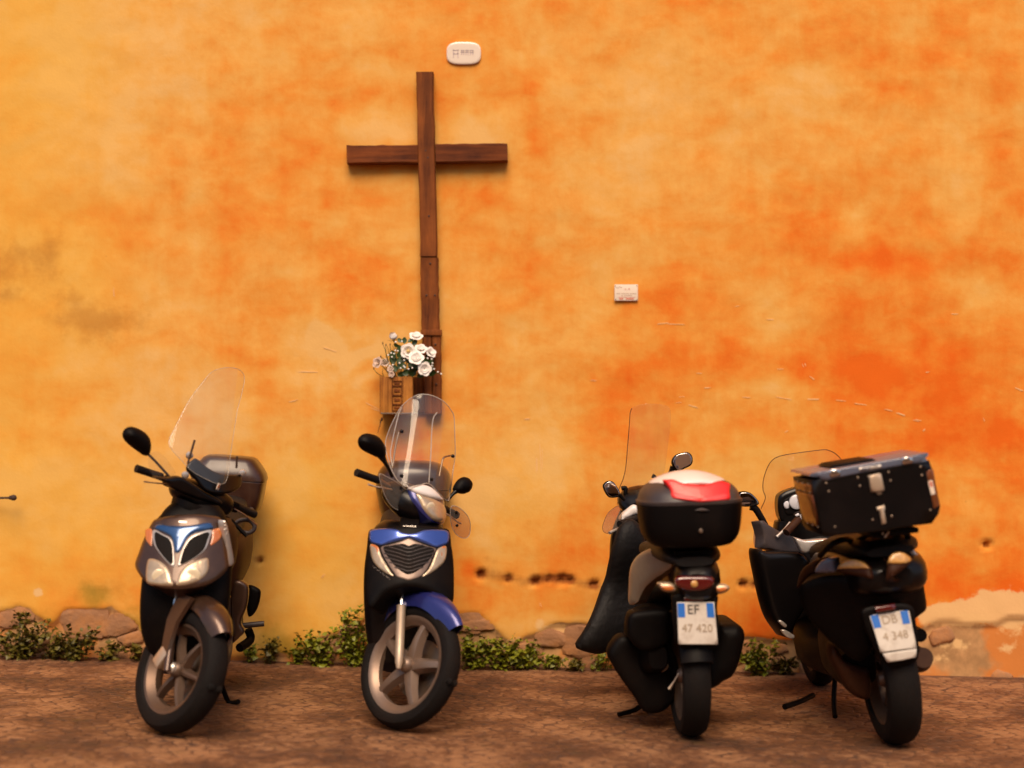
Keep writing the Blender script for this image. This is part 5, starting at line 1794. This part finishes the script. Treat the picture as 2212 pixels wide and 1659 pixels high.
# ---- pale scooter with red-lidded top case
def scooter_pale():
    g = Rig('pale champagne scooter with white and red topped black top case, seen from behind', 1492, 1590, PI / 2 + R(3.2), -R(2.0), 0, 0.27)
    T = lambda *a, **k: g.trace(*a, sgn=-1, **k)
    g.wheel('wheel', 0, .270, .125, .19, 5, M['rimdark'], False, .4, .022, disc=0)
    g.wheel('wheel', 1.38, .270, .10, .20, 5, M['rimdark'], False, .4, .022, disc=0)
    # running gear
    body(MB(), [(.02, .35, .04, .05, .13), (.10, .36, .07, .10, .14), (.25, .37, .085, .13, .15), (.50, .36, .10, .13, .12), (.62, .36, .06, .10, .08)], e=3).build('engine', M['black'], g.root)
    body(MB(), [(.16, .34, .15, .12, .05), (.30, .36, .20, .17, .03), (.55, .36, .20, .17, .02), (.66, .36, .15, .12, .02)], e=3.2).build('underbody_filler', M['black'], g.root)  # added black filler so the lower rear reads as one dark mass
    T('air_box', [(520, 470), (640, 430), (830, 430), (840, 560), (830, 690), (700, 760), (590, 740), (510, 640)], z6, .02, M['black'], .02, .10, .03, .03)
    T('swing_arm', [(500, 640), (600, 700), (730, 780), (830, 860), (880, 1000), (860, 1180), (760, 1260), (640, 1250), (560, 1130), (470, 1010), (400, 900), (350, 780), (420, 660)], z6, .12, M['black'], .02, .10, .04, .03)
    q = g.at(z6(785, 880), .05)
    MB().lathe([(.0003, 0), (.02, -.003), (.028, .004), (.028, .05), (.0003, .05)], 18, Matrix.Translation((.05, q[0], q[1])) @ Matrix.Rotation(-PI / 2, 4, 'Z')).build('gear_cover', M['fork'], g.root)
    strip(g, 'lever', [g.p3(z6(920, 940), -.02), g.p3(z6(880, 1010), -.02), g.p3(z6(840, 1070), -.02)], M['fork'], [.004, .004, .009])
    T('exhaust', [(1235, 560), (1320, 540), (1400, 545), (1448, 605), (1446, 690), (1405, 860), (1350, 965), (1280, 1005), (1220, 1050), (1140, 1060), (1140, 900), (1190, 700)], z6, .05, M['black'], .05, .30, .06, .03)
    rings = []
    for i in range(13):
        a = R(60 + i * 100 / 12)
        rr, w = .270 + .022, .070
        c, s = math.cos(a), math.sin(a)
        rings.append([Vector(((rr + dr) * c, yy * w, .270 + (rr + dr) * s)) for (yy, dr) in ((-1, -.05), (-1, -.01), (-.6, .012), (0, .018), (.6, .012), (1, -.01), (1, -.05), (.94, -.05), (.9, -.012), (0, .008), (-.9, -.012), (-.94, -.05))])
    MB().loft(rings).build('mudguard', M['black'], g.root)
    T('plate_holder', [(900, 300), (1210, 300), (1230, 420), (1240, 700), (1100, 760), (920, 720), (880, 560), (870, 400)], z6, -.255, M['black'], .006, .03, .02, .03)
    number_plate(g, z6, [(905, 365), (1207, 365), (1236, 708), (918, 706)], lambda y, z: -.29 + .12 * (z - .5), [(.42, .18, .056, 'EF', 'ink'), (.50, .62, .048, '47 420', 'faded')], [(.01, .20), (.78, .97)])
    T('reflector', [(965, 320), (1120, 318), (1122, 358), (966, 360)], z6, -.275, M['darkred'], .006, .02, .006, .02, smooth=0)
    # tail
    body(MB(), [(-.30, .70, .06, .05, -.01), (-.24, .71, .095, .09, -.02), (-.05, .71, .105, .12, -.03), (.25, .70, .12, .13, -.03), (.50, .66, .13, .15, 0), (.62, .60, .10, .12, 0)], e=2.8).build('rear_body', M['gloss'], g.root)
    body(MB(), [(-.28, .80, .08, .02), (-.18, .815, .13, .035), (.10, .82, .15, .045), (.40, .80, .15, .045), (.56, .78, .10, .02)], e=2.8).build('seat', M['seat'], g.root)
    T('tail_lamp', [(905, 1490), (1040, 1480), (1190, 1490), (1195, 1560), (1110, 1600), (990, 1600), (900, 1560)], z5, -.298, M['darkred'], .012, .02, .02, .02)
    q = g.at(z5(1045, 1545), -.31)
    MB().sphere((-.310, q[0], q[1]), .016, 10, 7, (.5, 1, 1)).build('reflector', M['gold'], g.root)
    xb = lambda y, z: -.20 + 2.6 * max(0, y - .05)
    sd = [(900, 1272), (868, 1300), (858, 1400), (800, 1452), (720, 1505), (650, 1570), (610, 1640), (580, 1698), (516, 1706), (514, 1560), (522, 1440), (545, 1370), (590, 1312), (660, 1268), (740, 1246), (820, 1250)]
    T('side_panel', sd, z5, xb, M['beige'], .014, .05, .03, .025)
    T('vent', [(580, 1396), (600, 1362), (650, 1332), (727, 1308), (722, 1336), (655, 1366), (592, 1398)], z5, lambda y, z: xb(y, z) - .012, M['tyre'], .003, .01, .006, .02)
    sp = MB()
    for i in range(6):
        q = g.at(z5(525 + i * 13, 1468 - i * 7 + 5 * (i % 2)), xb)
        sp.box((xb(*q) - .0165, q[0], q[1]), (.0014, .0022, .009 + .006 * (i % 2)), Matrix.Rotation(-.4, 4, 'X'))
    sp.build('script_lettering', M['ink'], g.root, sharp=0)
    for pts in ([(750, 1540), (800, 1533), (868, 1540), (902, 1572), (896, 1600), (850, 1612), (798, 1604), (768, 1578)], [(1208, 1562), (1260, 1545), (1312, 1552), (1332, 1578), (1300, 1612), (1250, 1626), (1214, 1602)]):
        T('indicator', pts, z5, -.27, M['lamp'], .016, .03, .02, .016)
        c = (sum(p[0] for p in pts) / len(pts), sum(p[1] for p in pts) / len(pts))
        T('amber_lens', [(c[0] + (x - c[0]) * .7, c[1] + 6 + (y - c[1]) * .55) for x, y in pts], z5, -.283, M['amber'], .006, .004, .008, .014, parent=g.root.children[-1])
    # top case
    cx = -.17
    tcm = body(MB(), [(cx, .862, .14, .13), (cx, .874, .175, .172), (cx, .91, .192, .200), (cx, .96, .20, .212), (cx, 1.035, .203, .220), (cx, 1.045, .203, .220)], vert=True, e=3.6)
    tc = tcm.build('top_case', M['black'], g.root)
    body(MB(), [(cx, 1.0475, .205, .222), (cx, 1.062, .207, .224), (cx, 1.064, .200, .217), (cx + .005, 1.10, .185, .205), (cx + .02, 1.13, .155, .175), (cx + .03, 1.146, .11, .13), (cx + .03, 1.15, .05, .06)], vert=True, e=3.0).build('lid', M['greyp'], tc)
    xr = lambda y, z: -.368 + .62 * (z - 1.065) + 1.1 * y * y
    rr_ = [(788, 706), (830, 700), (880, 702), (950, 730), (1020, 738), (1090, 740), (1160, 735), (1200, 722), (1250, 710), (1300, 722), (1334, 742), (1330, 800), (1326, 868), (1200, 876), (1092, 884), (980, 870), (866, 854), (850, 790), (820, 742)]
    T('reflector', rr_, z5, xr, M['red'], .012, .03, .012, .018, parent=tc)
    for pts in ([(862, 792), (960, 822), (1085, 846), (1092, 878), (980, 866), (872, 850)], [(1322, 806), (1230, 820), (1095, 846), (1096, 878), (1210, 872), (1320, 862)]):
        T('reflector_facet', pts, z5, lambda y, z: xr(y, z) - .0105, M['pink'], .004, .004, .005, .016, smooth=0, parent=tc)
    q = g.at(z5(1096, 750), xr)
    MB().lathe([(.011, -.001), (.0135, -.003), (.016, -.001), (.016, .004), (.011, .004)], 20, Matrix.Translation((xr(*q) - .013, q[0], q[1])) @ Matrix.Rotation(-PI / 2, 4, 'Z') @ Matrix.Diagonal((1, 1, .6, 1)), closed=True).build('badge', M['pink'], tc)
    zt = lambda x, y: 1.180 - 1.7 * y * y - .9 * (x - cx - .03) ** 2 - .12 * max(0, -(x - cx))
    out = [(cx + .02 + .155 * math.copysign(abs(math.cos(a)) ** .7, math.cos(a)), .165 * math.copysign(abs(math.sin(a)) ** .8, math.sin(a))) for a in [2 * PI * i / 40 for i in range(40)]]
    MB().panel(out, lambda a, b: (a, b, zt(a, b)), .006, .02, .02, .025, 1).build('lid_cap', M['white'], tc)
    q = g.at(z5(1100, 1115), -.375)
    MB().lathe([(.0002, -.004), (.006, -.004), (.009, -.001), (.009, .012), (.0002, .012)], 14, Matrix.Translation((-.374, q[0], q[1])) @ Matrix.Rotation(-PI / 2, 4, 'Z')).build('lock', M['steel'], tc)
    T('handle_mark', [(1050, 948), (1105, 930), (1170, 948), (1105, 956)], z5, -.378, M['greyp'], .004, .01, .004, .015, smooth=0, parent=tc)
    MB().box((cx + .05, 0, .832), (.26, .16, .022), bev=.006).build('rack', M['black'], g.root)
    # front: leg shield, cover, bars
    body(MB(), [(1.10, .26, .05, .14), (1.12, .40, .07, .19), (1.12, .60, .08, .21), (1.12, .80, .08, .20), (1.10, .93, .07, .15)], vert=True, e=3).build('leg_shield', M['gloss'], g.root)
    body(MB(), [(.55, .30, .13, .08), (.75, .28, .17, .06), (1.0, .29, .17, .07), (1.15, .33, .12, .09)], e=3.4).build('footboard', M['black'], g.root)
    xc = lambda y, z: .88 + .05 * math.sin(9 * y + 3 * z) + .03 * math.sin(14 * z)
    T('leg_cover', [(445, 1075), (412, 1200), (385, 1330), (365, 1430), (345, 1520), (305, 1600), (262, 1700), (205, 1825), (140, 1950), (88, 2048), (112, 2076), (200, 2104), (275, 2112), (340, 2096), (440, 2080), (560, 2000), (620, 1850), (640, 1650), (640, 1450), (650, 1280), (640, 1150), (590, 1050), (520, 1020)],
      z5, xc, M['cloth'], .03, .04, .06, .035)
    body(MB(), [(1.02, .93, .12, .05), (1.08, .97, .16, .06), (1.18, .98, .14, .07), (1.26, .96, .08, .05)], e=2.6).build('handlebar_cover', M['gloss'], g.root)
    T('handlebar_trim', [(440, 1012), (472, 968), (530, 915), (562, 904), (606, 926), (604, 978), (560, 988), (505, 1014), (452, 1030)], z5, 1.0, M['white'], .018, .05, .025, .02)
    T('instrument_hood', [(540, 905), (552, 870), (580, 832), (615, 802), (650, 790), (650, 890), (610, 925), (575, 925)], z5, 1.06, M['gloss'], .010, .06, .015, .02)
    T('instrument', [(572, 890), (590, 850), (640, 812), (645, 880), (605, 905)], z5, 1.05, M['greyp'], .004, .01, .01, .02)
    strip(g, 'grip', [g.p3(z5(600, 1005), 1.0), g.p3(z5(520, 1035), .94), g.p3(z5(440, 1062), .88)], M['seat'], .018, 12)
    strip(g, 'brake_lever', [g.p3(z5(490, 1062), .96), g.p3(z5(430, 1095), .92), g.p3(z5(358, 1132), .88)], M['silver'], [.006, .006, .009], 8)
    strip(g, 'screen_bracket', [g.p3(z5(*p), 1.08) for p in ((455, 772), (490, 768), (488, 800), (487, 850), (500, 890), (520, 920))], M['black'], [.012, .010, .011, .010, .012, .016], 8)
    strip(g, 'screen_bracket', [g.p3(z5(*p), 1.2) for p in ((705, 668), (730, 684), (722, 720), (715, 750))], M['black'], [.012, .009, .008, .008], 8)
    strip(g, 'screen_bracket', [g.p3(z5(*p), 1.08) for p in ((455, 930), (480, 925), (520, 905))], M['black'], [.010, .008, .010], 8)
    xs = lambda y, z: 1.16 - .25 * (z - 1.0) * 0 + .20 * (1.2 - z) - 1.4 * y * y * 0 + 1.2 * (y * y)
    sc = [(540, 122), (526, 160), (519, 260), (506, 420), (490, 600), (470, 690), (448, 745), (430, 800), (424, 900), (500, 930), (640, 900), (740, 800), (790, 700), (806, 620), (830, 450), (848, 300), (856, 170), (838, 112), (780, 92), (700, 86), (610, 94)]
    w = T('windscreen', sc, z5, xs, M['glass'], .0015, .0025, .004, .035)
    g.rim_tube('rim', sc[:9], z5, xs, M['iron'], .0018, closed=False, parent=w)
    hg = [(432, 912), (395, 930), (350, 968), (318, 1028), (301, 1085), (312, 1122), (346, 1136), (400, 1112), (440, 1062), (455, 1000), (446, 940)]
    w = T('hand_guard', hg, z5, .98, M['smokeglass'], .002, .002, .004, .03)
    g.rim_tube('rim', hg, z5, .98, M['iron'], .0012, parent=w)
    # mirrors
    for pts, xx, stem in (([(308, 752), (326, 722), (358, 709), (392, 722), (424, 766), (443, 806), (442, 832), (405, 846), (360, 843), (328, 806)], .95, ((440, 826), (460, 845), (482, 868))),
                          ([(866, 560), (878, 520), (906, 494), (950, 482), (992, 478), (1022, 500), (1033, 540), (1020, 582), (965, 612), (920, 632), (888, 612)], 1.2, ((880, 600), (860, 635), (832, 676)))):
        fx = (lambda x0: (lambda y, z: x0 + (.10 if x0 > 1 else .06) * (z - 1.1)))(xx)
        mo = T('mirror', pts, z5, fx, M['black'], .006, .035, .01, .018)
        c = (sum(p[0] for p in pts) / len(pts), sum(p[1] for p in pts) / len(pts))
        T('mirror_glass', [(c[0] + (x - c[0]) * .88, c[1] - 1 + (y - c[1]) * .87) for x, y in pts], z5, (lambda f: (lambda y, z: f(y, z) - .0065))(fx), M['mirror'], .0008, .002, .002, .018, parent=mo)
        strip(g, 'mirror_stem', [g.p3(z5(*p), xx + .02) for p in stem], M['black'], [.012, .009, .008] if xx < 1 else [.022, .014, .008], 8)
    strip(g, 'side_stand', [g.p3(z6(640, 1180), .55), g.p3(z6(560, 1240), .45), g.p3(z6(430, 1276), .40)], M['black'], [.014, .012, .012], 8)


# ---- dark scooter leaning on its stand
def scooter_dark():
    g = Rig('big dark scooter leaning on its stand with a black riveted top box, rightmost', 1938, 1606, PI / 2 + R(2.4), -R(7.0), 0, 0.29)
    T = lambda *a, **k: g.trace(*a, sgn=-1, **k)
    g.wheel('wheel', 0, .290, .150, .19, 5, M['rimdark'], False, .2, .024, disc=0)
    g.wheel('wheel', 1.50, .290, .12, .20, 5, M['rimdark'], False, .2, .024, disc=0)
    rings = []
    for i in range(13):
        a = R(55 + i * 95 / 12)
        rr, w = .290 + .022, .082
        c, s = math.cos(a), math.sin(a)
        rings.append([Vector(((rr + dr) * c, yy * w, .290 + (rr + dr) * s)) for (yy, dr) in ((-1, -.05), (-1, -.01), (-.6, .012), (0, .018), (.6, .012), (1, -.01), (1, -.05), (.94, -.05), (.9, -.012), (0, .008), (-.9, -.012), (-.94, -.05))])
    MB().loft(rings).build('mudguard', M['black'], g.root)
    T('swing_arm', [(760, 720), (850, 850), (960, 900), (1040, 930), (1060, 1060), (1040, 1160), (960, 1150), (880, 1090), (800, 950), (740, 830)], z8, .02, M['darkbronze'], .02, .08, .03, .03)
    body(MB(), [(.05, .34, .08, .08, .12), (.25, .36, .10, .13, .10), (.55, .36, .13, .14, .05), (.8, .34, .12, .12, .0)], e=3).build('engine', M['black'], g.root)
    ex = MB().tube([g.p3(z8(1450, 850), -.05) + Vector((.55, .0, -.02)), g.p3(z8(1450, 850), -.05) + Vector((.3, 0, 0)), g.p3(z8(1450, 850), -.05), g.p3(z8(1450, 850), -.05) + Vector((-.06, 0, .02))], [.03, .052, .055, .045], 16)
    ex.build('exhaust', M['darkbronze'], g.root)
    MB().tube([g.p3(z8(1455, 655), .05) + Vector((.3, 0, 0)), g.p3(z8(1455, 655), .05)], .030, 12).build('footpeg_bracket', M['black'], g.root)
    T('plate_holder', [(1020, 440), (1360, 410), (1420, 560), (1440, 800), (1380, 880), (1180, 890), (1080, 720), (1010, 560)], z8, -.285, M['black'], .006, .03, .02, .03)
    fxp = lambda y, z: -.32 + .25 * (z - .5)
    number_plate(g, z8, [(1048, 492), (1362, 446), (1425, 752), (1140, 790)], fxp, [(.46, .19, .052, 'DB', 'faded'), (.51, .62, .048, '4 348', 'faded')], [(.02, .21), (.77, .96)])
    T('plate_lip', [(1158, 800), (1424, 760), (1420, 828), (1310, 852), (1196, 868)], z8, -.326, M['plate'], .004, .02, .006, .02, smooth=0)
    T('reflector', [(1095, 430), (1250, 405), (1262, 450), (1105, 476)], z8, -.305, M['darkred'], .006, .02, .006, .02, smooth=0)
    # tail
    body(MB(), [(-.33, .77, .08, .04), (-.27, .77, .15, .08), (-.08, .76, .19, .12), (.2, .74, .205, .15), (.5, .68, .20, .17), (.65, .60, .14, .14)], e=2.8).build('rear_body', M['gloss'], g.root)
    T('flank_panel', [(560, 1480), (600, 1335), (680, 1255), (790, 1208), (760, 1275), (735, 1345), (640, 1392), (590, 1470)], z7, lambda y, z: -.10 + 1.2 * max(0, y - .17), M['darkbronze'], .012, .06, .02, .025)
    T('lower_tail', [(490, 280), (620, 200), (780, 175), (920, 190), (1080, 250), (1250, 190), (1400, 90), (1462, 60), (1480, 250), (1500, 430), (1440, 500), (1380, 530), (1340, 420), (1080, 460), (1020, 560), (1060, 760), (960, 860), (760, 720), (640, 600), (540, 470)], z8, lambda y, z: -.27 + .7 * abs(y) + .3 * (.7 - z),
      M['black'], .02, .16, .05, .035)
    body(MB(), [(-.30, .88, .10, .02), (-.18, .89, .15, .04), (.15, .88, .17, .05), (.35, .84, .17, .06), (.65, .80, .15, .05), (.8, .78, .10, .02)], e=2.8).build('seat', M['seat'], g.root)
    xt = lambda y, z: -.40 + .9 * max(0, abs(y) - .03) + .35 * (z - .78)
    for pts in ([(930, 1312), (960, 1265), (1010, 1232), (1080, 1212), (1150, 1222), (1220, 1265), (1252, 1312), (1262, 1400), (1180, 1385), (1050, 1360), (960, 1342)], [(1420, 1212), (1450, 1165), (1510, 1140), (1570, 1150), (1632, 1195), (1642, 1240), (1560, 1310), (1450, 1392), (1402, 1416), (1408, 1300)]):
        tl = T('tail_lamp', pts, z7, xt, M['darkbronze'], .012, .10, .02, .02)
        c = (sum(p[0] for p in pts) / len(pts), sum(p[1] for p in pts) / len(pts))
        top = [(x, min(y, c[1] + 12)) for x, y in pts]
        T('lens', [(c[0] + (x - c[0]) * .93, c[1] - 6 + (y - c[1]) * .86) for x, y in top], z7, lambda y, z: xt(y, z) - .019, M['gold'], .006, .006, .012, .018, parent=tl)
    T('indicator', [(745, 1290), (800, 1225), (870, 1204), (910, 1216), (916, 1262), (926, 1338), (800, 1346), (735, 1340)], z7, lambda y, z: -.26 + .8 * max(0, y - .15), M['slate'], .012, .05, .02, .02)
    T('tail_trim', [(1582, 1095), (1650, 1112), (1725, 1225), (1640, 1200)], z7, -.22, M['silver'], .008, .03, .008, .018, smooth=2)
    T('side_reflector', [(1730, 1250), (1755, 1262), (1778, 1320), (1745, 1300)], z7, -.15, M['amber'], .008, .02, .006, .018, smooth=2)
    # box
    bx0 = -.46
    box = T('top_box', [(700, 478), (1250, 382), (1806, 286), (1840, 380), (1880, 560), (1912, 720), (1896, 790), (1832, 880), (1580, 912), (1400, 946), (1100, 975), (834, 1002), (796, 952), (760, 780), (726, 620)], z7, bx0, M['gloss'], .004, .37, .008, .05, smooth=0)
    T('lid', [(682, 432), (690, 408), (1240, 312), (1792, 214), (1800, 240), (1772, 262), (1792, 292), (1240, 388), (806, 482), (770, 440)], z7, bx0 - .006, M['slate'], .006, .385, .008, .04, smooth=0, parent=box)
    T('lid_pad', [(866, 355), (910, 326), (1270, 268), (1308, 284), (1240, 300), (980, 345)], z7, bx0 + .06, M['black'], .006, .22, .008, .04, smooth=0, parent=box)
    # side panel on the box's left flank, in flank coordinates (x, z)
    pa, pb = g.at(z7(700, 520), bx0), g.at(z7(800, 940), bx0)
    fy = lambda z: pa[0] + (pb[0] - pa[0]) * (pa[1] - z) / (pa[1] - pb[1])
    zt_, zb_ = pa[1], pb[1]
    for (z0, z1_) in ((zt_, zt_ - .035), (zt_ - .042, zb_ + .01)):
        MB().panel([(bx0 + .02, z0), (bx0 + .345, z0), (bx0 + .335, z1_), (bx0 + .03, z1_)], lambda a, b: (a, fy(b) + .001, b), .004, .006, .006, .06, -1).build('side_panel', M['sidebrown'], box, sharp=40)
    fy2 = lambda z: g.at(z7(1806 + (1905 - 1806) * (zt_ + .045 - z) / .30, 300), bx0)[0]
    T('side_strip', [(1780, 395), (1812, 372), (1846, 372), (1904, 712), (1850, 740)], z7, bx0 - .004, M['sidebrown'], .003, .02, .004, .03, smooth=0, parent=box)
    T('sticker', [(1795, 482), (1838, 470), (1866, 600), (1826, 612)], z7, bx0 - .0075, M['signw'], .001, .002, .002, .02, smooth=0, parent=box)
    T('sticker_mark', [(1808, 490), (1834, 484), (1846, 530), (1818, 536)], z7, bx0 - .009, M['redink'], .0008, .001, .001, .02, smooth=0, parent=box)
    for pts in ([(862, 372), (964, 362), (972, 428), (874, 446)], [(1544, 258), (1646, 246), (1658, 308), (1558, 326)]):
        lt = T('latch', pts, z7, bx0 - .015, M['chrome'], .006, .012, .005, .014, smooth=0, parent=box)
    T('name_plate', [(1148, 356), (1354, 324), (1360, 352), (1154, 388)], z7, bx0 - .0135, M['silver'], .002, .004, .002, .02, smooth=0, parent=box)
    T('name_plate_mark', [(1160, 362), (1250, 348), (1254, 366), (1164, 380)], z7, bx0 - .016, M['slate'], .0008, .001, .001, .02, smooth=0, parent=box)
    T('clasp', [(1228, 430), (1340, 404), (1356, 412), (1386, 560), (1380, 574), (1262, 584), (1252, 540), (1240, 455)], z7, bx0 - .012, M['fork'], .008, .014, .006, .018, smooth=0, parent=box)
    T('clasp_hook', [(1300, 580), (1340, 572), (1368, 600), (1330, 612)], z7, bx0 - .012, M['steel'], .006, .01, .004, .015, smooth=0, parent=box)
    T('clasp', [(1314, 726), (1386, 706), (1392, 740), (1384, 752), (1404, 876), (1362, 888), (1338, 760), (1318, 752)], z7, bx0 - .010, M['fork'], .008, .012, .005, .016, smooth=0, parent=box)
    for (x, y) in ((838, 500), (862, 577), (1135, 448), (1154, 526), (1424, 398), (1443, 476), (1727, 346), (1738, 425), (1818, 753), (1454, 812), (1276, 843), (920, 911)):
        q = g.at(z7(x, y), bx0 - .004)
        MB().sphere((bx0 - .005, q[0], q[1]), .0052, 8, 5, (.6, 1, 1)).build('rivet', M['steel'], box)
    for (x0, y0, x1, y1) in ((615, 518, 690, 518), (632, 594, 712, 598), (668, 912, 772, 926)):
        for k in range(3):
            q = g.at(z7(x1 - 8, y1), bx0)
            zz = q[1]
            MB().sphere((bx0 + .05 + .10 * k, fy(zz) + .004, zz), .0048, 8, 5).build('rivet', M['steel'], box)
    # rack and grab rails
    for s in (-1, 1):
        strip(g, 'rack_arm', [(-.38, s * .05, .955), (-.22, s * .07, .95), (-.05, s * .10, .90)], M['black'], .012, 8)
    MB().box((-.26, 0, .965), (.30, .20, .022), bev=.006).build('rack', M['black'], g.root)
    strip(g, 'grab_rail', [Vector((x, *g.at(z7(*p), x))) for p, x in (((1440, 1030), -.05), ((1480, 980), -.15), ((1535, 935), -.22), ((1585, 950), -.24), ((1612, 1030), -.22), ((1598, 1095), -.15))], M['black'], .013, 10)
    strip(g, 'grab_rail', [Vector((x, *g.at(z7(*p), x))) for p, x in (((1100, 1060), -.05), ((1040, 1030), -.15), ((940, 1050), -.22), ((850, 1110), -.2), ((780, 1180), -.05))], M['black'], .013, 10)
    strip(g, 'lock_bolt', [g.p3(z7(1375, 965), -.42), g.p3(z7(1368, 985), -.42)], M['fork'], .004, 6, smooth=0)
    strip(g, 'lock_bolt', [g.p3(z7(1428, 955), -.42), g.p3(z7(1390, 1010), -.42)], M['fork'], .004, 6, smooth=0)
    # front half seen past the tail
    body(MB(), [(1.15, .22, .08, .14), (1.17, .36, .10, .20), (1.18, .56, .12, .235), (1.18, .76, .12, .24), (1.16, .92, .10, .20)], vert=True, e=3).build('leg_shield', M['gloss'], g.root)
    body(MB(), [(.55, .32, .17, .12), (.8, .30, .21, .10), (1.05, .32, .20, .12), (1.2, .36, .14, .12)], e=3.2).build('footboard', M['black'], g.root)
    body(MB(), [(.5, .50, .14, .16), (.75, .56, .13, .17), (1.0, .62, .13, .18), (1.15, .68, .14, .20)], e=2.8).build('tunnel', M['gloss'], g.root)
    T('inner_fairing', [(205, 862), (250, 852), (292, 892), (410, 962), (520, 1002), (612, 1156), (450, 1162), (240, 1108), (246, 1010), (226, 930)], z7, lambda y, z: 1.0 - .6 * (y - .2), M['greyp'], .010, .06, .015, .025, smooth=0)
    T('fairing_edge', [(182, 930), (204, 890), (226, 936), (241, 1040), (230, 1145), (196, 1142), (172, 1050)], z7, 1.06, M['silver'], .008, .06, .010, .02, smooth=3)
    T('knee_panel', [(530, 1008), (640, 1040), (860, 1024), (724, 1090), (684, 1152), (612, 1162)], z7, .80, M['silver'], .010, .06, .012, .02, smooth=0)
    T('side_skirt', [(195, 1140), (300, 1150), (620, 1170), (700, 1400), (640, 1659), (560, 1800), (480, 1950), (420, 1900), (340, 1780), (290, 1640), (235, 1400)], z7, lambda y, z: .85 - .2 * (y - .2), M['gloss'], .02, .12, .04, .04)
    for pts in ([(330, 548), (352, 538), (392, 572), (378, 592)], [(352, 622), (380, 612), (452, 655), (440, 682), (392, 668)]):
        T('side_decal', pts, z8, .78, M['silver'], .002, .03, .004, .02, smooth=2)
    hd = [(386, 640), (430, 590), (500, 560), (590, 538), (680, 560), (690, 760), (560, 850), (430, 866), (386, 776)]
    T('instrument_hood', hd, z7, lambda y, z: 1.12, M['gloss'], .012, .08, .03, .025)
    T('instrument_panel', [(432, 670), (470, 640), (540, 600), (640, 590), (650, 740), (560, 790), (470, 800), (436, 740)], z7, 1.108, M['black'], .004, .01, .012, .022)
    q = g.at(z7(560, 678), 1.095)
    MB().lathe([(.0003, -.008), (.028, -.007), (.036, -.003), (.038, .006), (.0003, .006)], 24, Matrix.Translation((1.095, q[0], q[1])) @ Matrix.Rotation(-PI / 2, 4, 'Z')).build('speedometer', M['dial'], g.root)
    T('gauge', [(440, 690), (478, 668), (490, 730), (450, 740)], z7, 1.10, M['dial'], .004, .01, .006, .014, smooth=2)
    strip(g, 'handlebar', [g.p3(z7(700, 740), 1.05), g.p3(z7(620, 800), 1.0)], M['steel'], .012, 10, smooth=0)
    strip(g, 'grip', [g.p3(z7(610, 800), 1.0), g.p3(z7(540, 880), .96), g.p3(z7(460, 965), .92)], M['darkbronze'], [.020, .019, .020], 12)
    strip(g, 'brake_lever', [g.p3(z7(495, 870), 1.0), g.p3(z7(440, 940), .97), g.p3(z7(370, 1008), .95)], M['silver'], [.006, .006, .009], 8)
    T('switch_housing', [(540, 800), (590, 770), (640, 800), (640, 860), (590, 850)], z7, .98, M['black'], .012, .04, .012, .016, smooth=2)
    for pts in ([(545, 800), (575, 783), (590, 800), (560, 818)], [(585, 800), (612, 786), (626, 806), (600, 826)], [(570, 828), (596, 816), (610, 838), (584, 848)]):
        T('switch', pts, z7, .965, M['dial'], .004, .01, .003, .012, smooth=0)
    ml = [(15, 600), (55, 580), (115, 588), (168, 630), (204, 682), (190, 706), (120, 720), (50, 720), (15, 700)]
    mo = T('mirror', ml, z7, .98, M['black'], .006, .035, .01, .018)
    T('mirror_glass', [(105 + (x - 105) * .90, 652 + (y - 652) * .86) for x, y in ml], z7, .973, M['mirror'], .0008, .002, .002, .018, parent=mo)
    strip(g, 'mirror_stem', [g.p3(z7(*p), 1.0) for p in ((125, 720), (170, 740), (215, 810), (260, 890), (290, 960))], M['black'], [.020, .018, .017, .016, .016], 10)
    xs = lambda y, z: 1.30 + .35 * (1.1 - z) + 1.0 * (y * y)
    sc = [(222, 742), (265, 640), (242, 560), (250, 450), (306, 312), (398, 246), (600, 211), (800, 186), (856, 190), (930, 226), (992, 302), (1010, 420), (1010, 700), (800, 860), (500, 880), (300, 860)]
    w = T('windscreen', sc, z7, xs, M['glass'], .0015, .0025, .004, .04, smooth=3)
    g.rim_tube('rim', sc[:12], z7, xs, M['iron'], .0020, closed=False, parent=w, smooth=3)
    for s in (-1, 1):
        strip(g, 'centre_stand', [(.55, s * .12, .22), (.50, s * .15, .12), (.42, s * .17, .06)], M['black'], .013, 8)
    strip(g, 'side_stand', [g.p3(z8(600, 1130), .6), g.p3(z8(500, 1180), .5), g.p3(z8(375, 1222), .42)], M['black'], [.014, .013, .015], 8)


for fn in (scooter_bronze, scooter_blue, scooter_pale, scooter_dark):
    fn()
